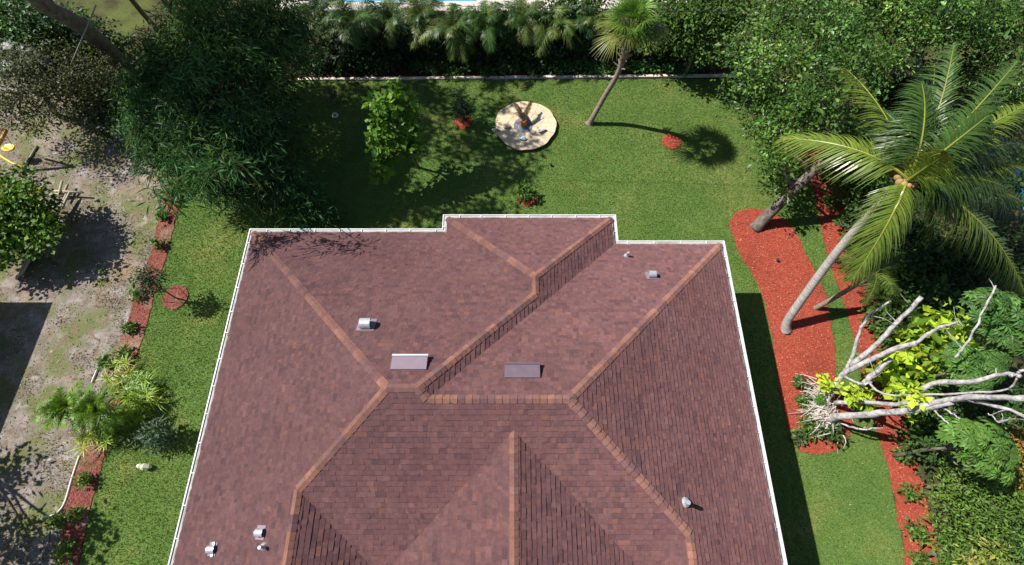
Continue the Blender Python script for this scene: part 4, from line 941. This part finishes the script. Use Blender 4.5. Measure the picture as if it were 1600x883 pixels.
# ------------------------------------------------------------------ right side
b = P(1180, 357)
tree('shade_tree', 'big dense green tree whose dark leaning trunk stands in the red bed', 'tree', b, [b - [0, 0, .05], P(1198, 338, .5), P(1245, 292, 1.9), P(1285, 252, 3.0), P(1305, 215, 4.0)], [.30, .24, .20, .17, .12],
     shrink([lb(1185, 80, 4.6, 1.3), lb(1165, 150, 3.8, 1.0), lb(1235, 120, 5, 1.5), lb(1205, 185, 3.8, 1.0), lb(1265, 60, 5.4, 1.6), lb(1300, 140, 5.2, 1.5), lb(1260, 190, 4.4, 1.1), lb(1330, 80, 5.6, 1.6), lb(1205, 250, 2.8, .8), lb(1180, 220, 2.6, .7), lb(1225, 280, 2.2, .55), lb(1335, 195, 3.6, .8), lb(1150, 90, 3.8, .9), lb(1215, 35, 4.6, 1.3)], .84), 105, .125, .066, (.064, .136, .024), leafmat=LEAFG, var=.4, clump=.52, alt=(.11, .19, .035), altp=.18, hollow=.15, lv=.38)
b2 = P(1420, 190)
tree('shade_tree', 'wide dense green tree filling the top right corner behind the coconut palm', 'tree', b2, [b2, P(1430, 160, 2), P(1440, 120, 4)], [.25, .2, .12],
     shrink([lb(1390, 30, 5.6, 1.7), lb(1405, 85, 5.0, .9), lb(1460, 40, 5.8, 1.7), lb(1530, 30, 5.8, 1.7), lb(1590, 60, 5.4, 1.6), lb(1560, 120, 4.6, 1.4), lb(1330, 5, 5.4, 1.5), lb(1600, 150, 4.2, 1.3), lb(1500, 115, 4.0, .9), lb(1250, -10, 5, 1.5), lb(1160, 20, 4, 1.3), lb(1570, 0, 5.5, 1.6), lb(1490, -10, 5.6, 1.6), lb(1410, -10, 5.6, 1.6), lb(1540, 160, 3.4, .9)], .84), 105, .125, .066, (.064, .134, .024), leafmat=LEAFG, var=.4, clump=.52, alt=(.11, .19, .035), altp=.18, hollow=.15, lv=.38)
# understorey on the right
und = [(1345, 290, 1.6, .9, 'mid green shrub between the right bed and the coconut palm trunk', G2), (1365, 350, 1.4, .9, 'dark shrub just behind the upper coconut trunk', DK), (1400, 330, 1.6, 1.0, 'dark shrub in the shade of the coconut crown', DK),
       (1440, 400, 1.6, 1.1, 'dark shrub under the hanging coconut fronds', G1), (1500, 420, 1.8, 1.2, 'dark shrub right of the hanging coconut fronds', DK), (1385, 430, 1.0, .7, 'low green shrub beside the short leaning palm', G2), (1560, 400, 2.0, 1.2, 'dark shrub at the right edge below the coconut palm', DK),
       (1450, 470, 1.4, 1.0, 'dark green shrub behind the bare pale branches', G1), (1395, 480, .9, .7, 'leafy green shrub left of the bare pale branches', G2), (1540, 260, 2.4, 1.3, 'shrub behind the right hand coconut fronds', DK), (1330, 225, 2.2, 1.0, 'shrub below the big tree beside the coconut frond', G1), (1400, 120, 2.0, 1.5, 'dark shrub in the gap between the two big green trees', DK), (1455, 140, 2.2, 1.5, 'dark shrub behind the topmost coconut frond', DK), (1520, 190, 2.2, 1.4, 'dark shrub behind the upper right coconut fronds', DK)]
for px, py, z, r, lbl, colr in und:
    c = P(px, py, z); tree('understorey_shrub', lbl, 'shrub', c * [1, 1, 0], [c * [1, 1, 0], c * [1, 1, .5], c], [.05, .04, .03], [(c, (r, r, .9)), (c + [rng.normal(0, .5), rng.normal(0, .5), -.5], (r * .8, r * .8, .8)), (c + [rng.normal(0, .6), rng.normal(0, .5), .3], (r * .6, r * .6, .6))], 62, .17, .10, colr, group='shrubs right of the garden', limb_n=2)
# coconut palm
b = P(1228, 516); cp = thing('coconut_palm', 'tall coconut palm with pale curved trunk rising from the red bed', 'palm', tuple(b))
m = MB(); tp_ = smooth_path([b - [0, 0, .05], P(1230, 503, .35), P(1243, 482, 1.0), P(1295, 410, 3.0), P(1345, 350, 4.7), P(1392, 303, 6.2), P(1420, 278, 7.0)], 34)
tube(m, tp_, np.interp(np.linspace(0, 1, 34), [0, .05, .15, 1], [.26, .2, .165, .125]), 12); part('trunk', m, PALMBARK, cp, True)
top = tp_[-1]
CD = (.036, .078, .018); CG = (.050, .098, .020); CY_ = (.125, .18, .024)
fr = [((1222, 216), 6.0, .9, CY_, .2), ((1322, 108), 7.6, .7, CY_, -.5), ((1490, 72), 8.4, .5, CG, .6), ((1440, 130), 8.6, .6, CG, 0), ((1590, 95), 8.3, .8, CG, .3), ((1612, 160), 8.2, .8, CY_, .3), ((1600, 225), 7.2, 1.0, CG, -.3), ((1590, 310), 6.2, 1.1, CG, -.4),
      ((1600, 455), 4.4, 1.1, CY_, -.2), ((1555, 395), 4.8, 1.0, CG, .2), ((1332, 436), 5.2, .8, CY_, .1), ((1360, 262), 5.6, 1.0, CG, -.2), ((1455, 372), 5.2, .9, CG, .1), ((1500, 330), 6.2, 1.0, CG, .3), ((1545, 180), 8.6, .7, CG, -.3), ((1410, 190), 7.8, .6, CG, .2), ((1480, 240), 8.8, .4, CY_, 0.2), ((1640, 350), 5.2, 1.1, CG, 0), ((1500, 400), 4.6, 1.0, CD, .2), ((1530, 350), 5.2, 1.1, CD, -.2), ((1570, 260), 6.6, 1.0, CD, .3), ((1400, 330), 5.4, .7, CD, 0), ((1560, 140), 7.6, .9, CD, -.2), ((1375, 170), 6.8, .8, CD, .3), ((1460, 100), 7.6, .6, CD, -.4), ((1625, 270), 6.2, 1.0, CY_, .2), ((1560, 430), 4.2, 1.0, CD, .1)]
for (px, py), z, arch, col, roll in fr:
    T = P(px, py, z); part('frond', feather_frond(top + rng.normal(0, .06, 3), T, arch, 92, .95, .055, np.array(col) * 1.15, (.30, .33, .05), .6, roll, .14, .045, .14, .12), FRONDG, cp)
m = MB()
for i in range(9):
    a = rng.uniform(0, 6.28); c = top + np.array([math.cos(a) * .22, math.sin(a) * .22, -.12]); tube(m, [c - [0, 0, .14], c - [0, 0, .08], c, c + [0, 0, .09], c + [0, 0, .13]], [.02, .09, .12, .08, .02], 8, (.30, .20, .08) if i % 3 else (.42, .22, .12))
part('coconuts', m, CHIP, cp, True)
# short leaning palm in the grass strip
b = P(1273, 482); sp = thing('short_palm', 'short leaning palm with a thin brown trunk beside the coconut palm', 'palm', tuple(b))
m = MB(); tp_ = smooth_path([b - [0, 0, .03], P(1290, 473, .5), P(1330, 450, 1.5), P(1368, 428, 2.4)], 16); tube(m, tp_, np.linspace(.11, .075, 16), 9); part('trunk', m, BROWNPALM, sp, True)
for i in range(12):
    a = i * 2.4; e = rng.uniform(-.1, 1.0); T = tp_[-1] + np.array([math.cos(a) * math.cos(e), math.sin(a) * math.cos(e), math.sin(e) - .4]) * 1.3
    part('frond', feather_frond(tp_[-1], T, .45, 28, .36, .035, np.array((.075, .125, .02)) * math.exp(rng.normal(0, .2)), (.2, .22, .05), .45, 0, .16, .015), FROND, sp)

# bare pale tree with root skirt
b = P(1284, 652); bt = thing('bare_tree', 'bare pale branched tree cut back above a tangle of dry roots', 'tree', tuple(b))
br = [([(1288, 655, .15), (1320, 650, 1.0), (1370, 646, 2.2), (1430, 640, 3.4), (1488, 628, 4.5)], .17, .10), ([(1284, 640, .15), (1300, 612, .7), (1318, 585, 1.4), (1345, 570, 2.2), (1392, 548, 3.2), (1432, 536, 4.0)], .13, .09), ([(1432, 536, 4.0), (1460, 515, 4.5), (1500, 502, 5.2)], .07, .05),
      ([(1318, 582, 1.4), (1334, 553, 2.0), (1344, 515, 2.7), (1362, 490, 3.3), (1392, 470, 3.9)], .08, .04), ([(1330, 572, 1.7), (1372, 535, 2.7), (1405, 500, 3.6), (1440, 464, 4.4)], .11, .08), ([(1338, 610, 1.3), (1365, 585, 2.0), (1392, 560, 2.7)], .12, .10),
      ([(1438, 612, 3.6), (1462, 598, 4.1), (1520, 596, 5.0), (1570, 583, 5.8), (1594, 588, 6.2)], .10, .06), ([(1358, 598, 2.2), (1382, 616, 2.6), (1450, 616, 3.8), (1530, 613, 5.0), (1576, 607, 5.7), (1590, 588, 6.1)], .045, .03), ([(1440, 638, 3.6), (1500, 625, 4.6), (1560, 636, 5.6), (1610, 655, 6.2)], .07, .05),
      ([(1455, 632, 3.8), (1466, 648, 4.0), (1488, 668, 4.2)], .04, .025), ([(1470, 634, 4.0), (1500, 655, 4.4)], .04, .025), ([(1492, 560, 4.6), (1515, 528, 5.2), (1556, 446, 6.0)], .045, .03), ([(1320, 588, 1.5), (1345, 600, 1.9), (1362, 598, 2.2)], .05, .045), ([(1305, 630, .4), (1345, 628, 1.3), (1400, 632, 2.6), (1460, 622, 3.8)], .10, .07),
      ([(1578, 588, 6.0), (1600, 578, 6.4)], .05, .04), ([(1420, 640, 3.3), (1500, 622, 4.8), (1600, 622, 6.6)], .10, .09), ([(1300, 655, .3), (1340, 670, .7), (1380, 668, 1.3)], .05, .03), ([(1544, 646, 5.4), (1562, 660, 5.5), (1578, 652, 5.8)], .02, .012)]
for pts_, r0, r1 in br:
    m = MB(); p = smooth_path([P(*q) for q in pts_], 16); p[1:-1] += rng.normal(0, .013, (14, 3)); tube(m, p, np.linspace(r0, r1, 16) * .84 * np.exp(rng.normal(0, .06, 16)), 9); part('branch', m, PALEBARK, bt, True)
m = MB()
for i in range(26):
    pts_ = br[rng.integers(len(br))][0]; k_ = rng.integers(1, len(pts_)); a_ = P(*pts_[k_ - 1]); b_ = P(*pts_[k_]); q = a_ + (b_ - a_) * rng.random()
    d_ = unit(rng.normal(size=3) + [0, 0, .5] + unit(b_ - a_) * .6) * rng.uniform(.25, .8); tube(m, smooth_path([q, q + d_ * .5 + rng.normal(0, .06, 3), q + d_], 6), np.linspace(.016, .005, 6), 4)
part('twigs', m, PALEBARK, bt, kind='stuff')
m = MB()
for i in range(270):
    a = rng.uniform(1.7, 5.0); r1_ = rng.uniform(.3, .78); c0 = P(1290, 640, .35) + rng.normal(0, .22, 3) * [1, 1.7, .4]
    e_ = c0 + np.array([math.cos(a) * r1_, math.sin(a) * r1_ * .9, 0]); e_[2] = rng.uniform(.03, .22); mid_ = (c0 + e_) / 2 + [0, 0, rng.uniform(.0, .18)]
    tube(m, smooth_path([c0, mid_, e_], 5), np.linspace(.024, .009, 5), 4, np.array((.50, .45, .40)) * rng.uniform(.5, 1.15))
part('root_tangle', m, CHIP, bt, kind='stuff')
# golden vine leaves on and behind the bare tree
t = thing('golden_vine', 'bright yellow leaved vine climbing behind the bare pale branches', 'vine', tuple(P(1400, 600)))
m = MB(); clump_leaves(m, [lb(1470, 545, 2.2, .8, .6), lb(1430, 575, 1.8, .7, .6), lb(1480, 520, 2.4, .6, .5), lb(1440, 530, 2, .5, .5), lb(1400, 600, 1.4, .6, .5), lb(1420, 620, 1.3, .5, .4)], 30, .30, .20, (.37, .50, .035), var=.2, alt=(.12, .23, .02), altp=.4, clump=.35); part('foliage', m, LEAF, t)
m = MB(); clump_leaves(m, [lb(1334, 612, 1.5, .28, .25), lb(1288, 598, .9, .2, .2), lb(1350, 625, 1.2, .35, .25), lb(1296, 605, 1.0, .16, .15), lb(1435, 620, 3.8, .22, .2)], 48, .2, .13, (.40, .54, .04), var=.15, clump=.2)
part('foliage', m, LEAF, t)
m = MB()
for a_, b_ in (((1300, 640), (1340, 600)), ((1400, 610), (1470, 540)), ((1360, 620), (1430, 580))): tube(m, smooth_path([P(*a_, .1), (P(*a_, .1) + P(*b_, 1.4)) / 2 + [0, .2, 0], P(*b_, 1.4)], 8), .02, 5, (.2, .17, .1))
part('stem', m, CHIP, t)
# umbrella trees
def umbrella(label, px, py, z, spots, nl, rad, col):
    c = P(px, py, z); t = thing('umbrella_tree', label, 'tree', tuple(c * [1, 1, 0]), 'umbrella leaved trees at right')
    m = MB(); tube(m, smooth_path([c * [1, 1, 0], c * [1, 1, .5] + [.1, .1, 0], c], 10), np.linspace(.07, .04, 10), 7)
    cr_ = MB()
    for (qx, qy, qz, r) in spots:
        q = P(qx, qy, qz); limbs(m, c * [1, 1, .7], [q], .035)
        for i in range(nl):
            o_ = unit(rng.normal(size=3)); o_[2] = abs(o_[2]); pos = q + o_ * r * rng.uniform(.7, 1.1); palmate(cr_, pos, o_ * .8 + [0, 0, .7], rad * rng.uniform(.75, 1.1), 9, col, rad * .34)
    part('trunk', m, BARK, t, True); part('crown', cr_, LEAF, t)
umbrella('umbrella leaved tree at the right edge beside the hanging coconut fronds', 1570, 505, 4.0, [(1540, 480, 4.6, .6), (1585, 490, 4.6, .6), (1580, 530, 4.2, .5), (1550, 510, 4.2, .5)], 44, .26, (.075, .165, .035))
umbrella('umbrella leaved tree between the yellow vine and the right edge', 1520, 575, 3.6, [(1505, 560, 4.0, .5), (1540, 575, 3.9, .5), (1515, 592, 3.8, .5), (1555, 560, 3.6, .4)], 42, .25, (.085, .185, .036))
umbrella('bright umbrella leaved tree below the long bare branches', 1520, 700, 3.4, [(1500, 685, 4.0, .55), (1540, 690, 4.0, .55), (1530, 715, 3.7, .5), (1560, 705, 3.6, .5), (1555, 730, 3.2, .45)], 46, .26, (.115, .23, .04))
t = thing('seedling', 'small bright green plant growing from the dry root tangle', 'plant', tuple(P(1282, 626, .3)))
m = MB()
for i in range(10): o_ = unit(rng.normal(size=3)); o_[2] = abs(o_[2]); palmate(m, P(1282, 624, .5) + o_ * .12, o_ + [0, 0, .6], .2, 9, (.08, .19, .03), .06)
part('foliage', m, LEAF, t); m = MB(); tube(m, [P(1282, 626, .28), P(1282, 624, .5)], .02, 5, (.2, .2, .08)); part('stem', m, CHIP, t)
# lower right shrubs
for lbl, lobes, colr, LL, WW, al in (('large leafy green shrub in the lower right beside the right mulch strip', [(1512, 760, 1.8, .8), (1550, 790, 2.0, .95), (1500, 815, 1.5, .7), (1540, 840, 1.8, .8), (1588, 770, 1.8, .8), (1485, 785, 1.2, .5), (1515, 735, 1.5, .6)], (.105, .195, .03), .115, .055, (.14, .22, .04)),
                                    ('feathery green shrub at the bottom edge of the right mulch strip', [(1495, 868, 1.1, .6), (1480, 850, .8, .35), (1515, 892, 1.2, .6)], (.10, .20, .03), .2, .045, (.1, .18, .03)),
                                    ('yellow variegated shrub at the bottom right edge', [(1530, 876, 1.9, .45), (1572, 882, 1.9, .4)], (.32, .33, .07), .2, .06, (.09, .15, .03)),
                                    ('orange and yellow leaved shrub at the right edge', [(1597, 700, 2.0, .45), (1600, 740, 1.8, .45), (1598, 770, 1.6, .35)], (.30, .13, .03), .18, .07, (.36, .30, .04)),
                                    ('dark leafy shrub under the umbrella leaved trees', [(1465, 690, 1.2, .75), (1490, 660, 1.5, .8), (1440, 655, 1.0, .55), (1560, 650, 1.8, .9), (1590, 610, 1.8, .9), (1420, 680, .6, .35)], G1, .17, .09, None),
                                    ('glossy green shrub behind the root tangle and branches', [(1420, 560, 1.0, .6), (1400, 520, 1.0, .6), (1380, 500, .8, .5), (1440, 605, 1.0, .6), (1380, 585, .6, .4), (1480, 590, 1.6, .8)], G2, .18, .11, (.12, .19, .03)),
                                    ('dense green shrub in the bottom right corner', [(1590, 840, 1.6, .9), (1600, 800, 1.4, .8), (1560, 830, 1.3, .7)], (.05, .11, .025), .16, .07, None)):
    ls_ = [lb(*q) for q in lobes]; c = ls_[0][0]
    tree('garden_shrub', lbl, 'shrub', c * [1, 1, 0], [c * [1, 1, 0], c * [1, 1, .5], c], [.06, .045, .03], ls_, 85, LL, WW, colr, group='shrubs right of the garden', limb_n=2, alt=al, altp=.3 if al else 0)

# ------------------------------------------------------------------ young trees and plants on the lawn
b = P(655, 262)
tree('broadleaf_tree', 'bright young broad leaved tree standing in the shaded back lawn', 'tree', b, [b, P(640, 235, 1.2), P(622, 200, 2.6), P(612, 165, 3.7)], [.06, .055, .04, .025],
     [lb(612, 160, 3.9, .45), lb(597, 180, 3.4, .45), lb(632, 165, 3.6, .45), lb(592, 215, 2.8, .45), lb(638, 200, 3, .42), lb(612, 225, 2.6, .42), lb(636, 228, 2.4, .42), lb(600, 255, 1.9, .35), lb(580, 160, 3.4, .28), lb(645, 235, 2.1, .3), lb(598, 270, 1.5, .2), lb(622, 145, 4, .35)], 62, .26, .2, (.095, .205, .018), var=.22, clump=.26, limb_n=4, alt=(.16, .27, .02), altp=.2, hollow=.2)
b = P(724, 190)
tree('young_conifer', 'dark young bushy tree in the red ring beside the stone circle', 'tree', b, [b, b + [0, 0, .7], b + [0, 0, 1.6]], [.035, .03, .015], [(b + [0, 0, .75], (.42, .42, .4)), (b + [0, 0, 1.2], (.38, .38, .4)), (b + [0, 0, 1.65], (.25, .25, .35))], 190, .12, .04, (.022, .05, .018), clump=.16, limb_n=2)
b = P(275, 466)
ot = tree('staked_tree', 'young dark oak with stakes in the red ring on the left lawn', 'tree', b, [b, b + [.0, .03, .8], b + [-.02, .05, 1.7]], [.035, .03, .02], [(b + [-.05, .05, 1.55], (.5, .48, .42)), (b + [-.15, .2, 1.9], (.4, .38, .32)), (b + [.15, .1, 1.8], (.35, .35, .3))], 130, .11, .055, (.038, .07, .028), clump=.2, limb_n=2)
for a in (-.5, 1.4, 3.6):
    m = MB(); tube(m, [b + [.45 * math.cos(a), .45 * math.sin(a), .03], b + [0, 0, 1.05]], .014, 5); part('stake', m, BARK, ot)
def small_plant(name, label, px, py, r, col, group, L=.13, W=.07, h=.25, alt=None):
    b = P(px, py); t = thing(name, label, 'plant', tuple(b), group)
    m = MB(); clump_leaves(m, [(b + [0, 0, h], (r, r, h * .9))], 170, L, W, col, clump=r * .5, alt=alt, altp=.25 if alt else 0, hollow=.1); part('foliage', m, LEAF, t)
    m = MB()
    for i in range(4): tube(m, [b, b + np.r_[rng.normal(0, r * .4, 2), h]], .012, 4, (.12, .09, .05))
    part('stem', m, CHIP, t)
small_plant('lawn_shrub', 'small leafy shrub in the red ring close behind the roof', 821, 306, .34, (.06, .14, .02), None, .16, .1, .42)
t = thing('spiky_plant', 'dark spiky plant in the shade near the back edging', 'plant', tuple(P(523, 155))); m = MB(); rosette(m, P(523, 150, .3), 34, .75, .06, (.04, .06, .03), (0, 1.3), .3); part('foliage', m, FROND, t)
m = MB(); tube(m, [P(523, 160, 0), P(523, 150, .32)], .05, 6, (.2, .16, .1)); part('stem', m, CHIP, t)
for px, py, r, lb_ in ((272, 300, .3, 'topmost small bush in the left red mulch strip'), (258, 340, .26, 'small bush in the left strip, second from the top'), (251, 385, .3, 'small bush in the left strip just above the staked oak'), (219, 464, .24, 'small bush in the left strip just below the staked oak crown'),
                     (207, 514, .3, 'bright small bush in the left strip well below the staked oak'), (199, 554, .26, 'small bush in the left strip above the yellow green palms'), (171, 567, .32, 'dark small bush at the dirt side of the left strip'), (141, 750, .24, 'small bush in the left strip right of the curved white pipe'),
                     (126, 803, .26, 'small bush in the left strip at the end of the white pipe'), (97, 812, .28, 'small bush at the dirt side below the curved white pipe'), (108, 858, .34, 'lowest small bush in the left strip by the bottom edge'),
                     (1283, 278, .28, 'small bush high in the right mulch strip under the big tree'), (1293, 318, .3, 'small bush in the right strip left of the upper coconut trunk'), (1308, 345, .3, 'small shaded bush in the right strip, third from its top'), (1320, 385, .3, 'small shaded bush in the right strip just left of the coconut trunk'), (1415, 772, .34, 'small bush in the lower right strip, upper of three'), (1425, 828, .38, 'small bush in the lower right strip, middle of three'), (1432, 878, .34, 'small bush in the lower right strip at the bottom edge'), (1405, 715, .25, 'small bush where the branch shadow crosses the right strip')):
    small_plant('mulch_bush', lb_, px, py, r * .8, (.085, .165, .03), 'small bushes in the mulch strips', alt=(.14, .22, .04))
# plants round the root tangle
for px, py, r, colr, lb_ in ((1262, 668, .34, (.08, .16, .03), 'leafy light green plant at the lower left of the root tangle'), (1296, 682, .34, (.06, .12, .03), 'leafy plant just below the root tangle'), (1246, 600, .16, (.07, .12, .03), 'small plant at the upper left of the root tangle'), (1250, 628, .18, (.07, .14, .03), 'small plant at the left of the root tangle'), (1243, 682, .2, (.09, .14, .05), 'sparse small plant at the lower tip of the red bed')):
    small_plant('ground_plant', lb_, px, py, r, colr, 'plants round the root tangle', .17, .09, .22)
# low plants in the hedge bed
EP = [(480, 'at the bamboo end of the pale edging'), (512, 'above the dark spiky plant'), (545, 'right of the dark spiky plant'), (580, 'just left of the young broad leaved tree top'), (618, 'straight above the young broad leaved tree'), (655, 'just right of the young broad leaved tree top'),
      (692, 'just left of the dark conifer'), (730, 'just right of the dark conifer'), (768, 'above the left rim of the stone circle'), (803, 'straight above the stone circle'), (838, 'above the right rim of the stone circle'), (873, 'left of the leaning palm base'), (908, 'above the leaning palm base'), (943, 'touching the leaning palm trunk at left'),
      (990, 'touching the leaning palm trunk at right'), (1022, 'under the right side of the leaning palm crown'), (1058, 'above the lone red ring'), (1092, 'near the big tree end of the edging')]
for px, where in EP:
    b = P(px + rng.normal(0, 3), 110 + rng.normal(0, 2)); t = thing('edging_plant', 'low leafy plant in the hedge bed ' + where, 'plant', tuple(b), 'low plants along the back edging')
    m = MB(); r = rng.uniform(.36, .5); colr = np.array((.05, .115, .03)) * (1.3 if px > 900 else 1)
    clump_leaves(m, [(b + [-.25, rng.normal(0, .1), .24], (r, r * .8, .24)), (b + [.3, rng.normal(0, .12), .22], (r * .8, r * .8, .22))], 120, .16, .09, colr, clump=.2, hollow=.1); part('foliage', m, LEAF, t)
    m = MB()
    for i in range(4): tube(m, [b, b + np.r_[rng.normal(0, .2, 2), .25]], .012, 4, (.12, .09, .05))
    part('stem', m, CHIP, t)
# left side palm group
for px, py, lb_ in ((150, 645, 'dark green pygmy palm at the left of the yellow green palm group'), (190, 648, 'dark green pygmy palm in the middle of the palm group')):
    b = P(px, py); t = thing('pygmy_palm', lb_, 'palm', tuple(b), 'pygmy palms beside the left lawn'); m = MB(); top = b + [0, 0, 1.15]
    tube(m, [b, b + [0, 0, .6], top], [.09, .08, .1], 8); part('trunk', m, BROWNPALM, t, True)
    for i in range(34):
        a = i * 2.399; e = rng.uniform(-.1, 1.35); ln = rng.uniform(.9, 1.3)
        T = top + np.array([math.cos(a) * math.cos(e), math.sin(a) * math.cos(e), math.sin(e) - .35]) * ln
        part('frond', feather_frond(top, T, .35, 26, .30, .034, np.array((.135, .25, .03)) * math.exp(rng.normal(0, .3)), (.2, .23, .06), .4, rng.normal(0, .4), .12, .012), FROND, t)
for px, py, r_, colr, lb_ in ((157, 682, .68, (.32, .44, .03), 'bright yellow green grassy palm at the foot of the group'), (216, 630, .7, (.28, .42, .03), 'yellow green grassy palm on the lawn side of the group'), (186, 600, .6, (.28, .40, .04), 'pale yellow grassy plant at the top of the palm group'), (224, 606, .55, (.16, .30, .03), 'green leafy palm pointing to the lawn from the group')):
    t = thing('yellow_palm', lb_, 'palm', tuple(P(px, py)), 'yellowish plants of the left palm group'); m = MB(); q = P(px, py, .3)
    for i in range(13): rosette(m, q + rng.normal(0, .3, 3) * [1, 1, .5], 24, r_, .032, colr, (.0, 1.3), .45)
    part('foliage', m, FROND, t); m = MB(); tube(m, [P(px, py), q], .05, 6, (.2, .18, .08)); part('stem', m, CHIP, t)
t = thing('silver_shrub', 'silvery green bushy shrub on the lawn beside the left gutter', 'shrub', tuple(P(262, 683))); b = P(262, 683)
m = MB(); clump_leaves(m, [(b + [-.05, 0, .6], (.45, .42, .5)), (b + [.1, .1, .9], (.3, .3, .35)), (b + [.0, -.2, .35], (.4, .3, .3))], 120, .17, .06, (.10, .16, .10), clump=.2, var=.25, alt=(.05, .1, .04), altp=.4); part('foliage', m, LEAF, t)
m = MB(); tube(m, [b, b + [0, 0, .7]], .04, 6, (.15, .12, .08)); part('stem', m, CHIP, t)
t = thing('silver_shrub', 'sparse silvery shrub left of the bushy silver green one', 'shrub', tuple(P(215, 678))); b = P(215, 678)
m = MB(); clump_leaves(m, [(b + [0, 0, .3], (.5, .3, .22))], 45, .17, .06, (.10, .17, .07), clump=.2); part('foliage', m, LEAF, t); m = MB(); tube(m, [b, b + [0, 0, .3]], .03, 6, (.15, .12, .08)); part('stem', m, CHIP, t)
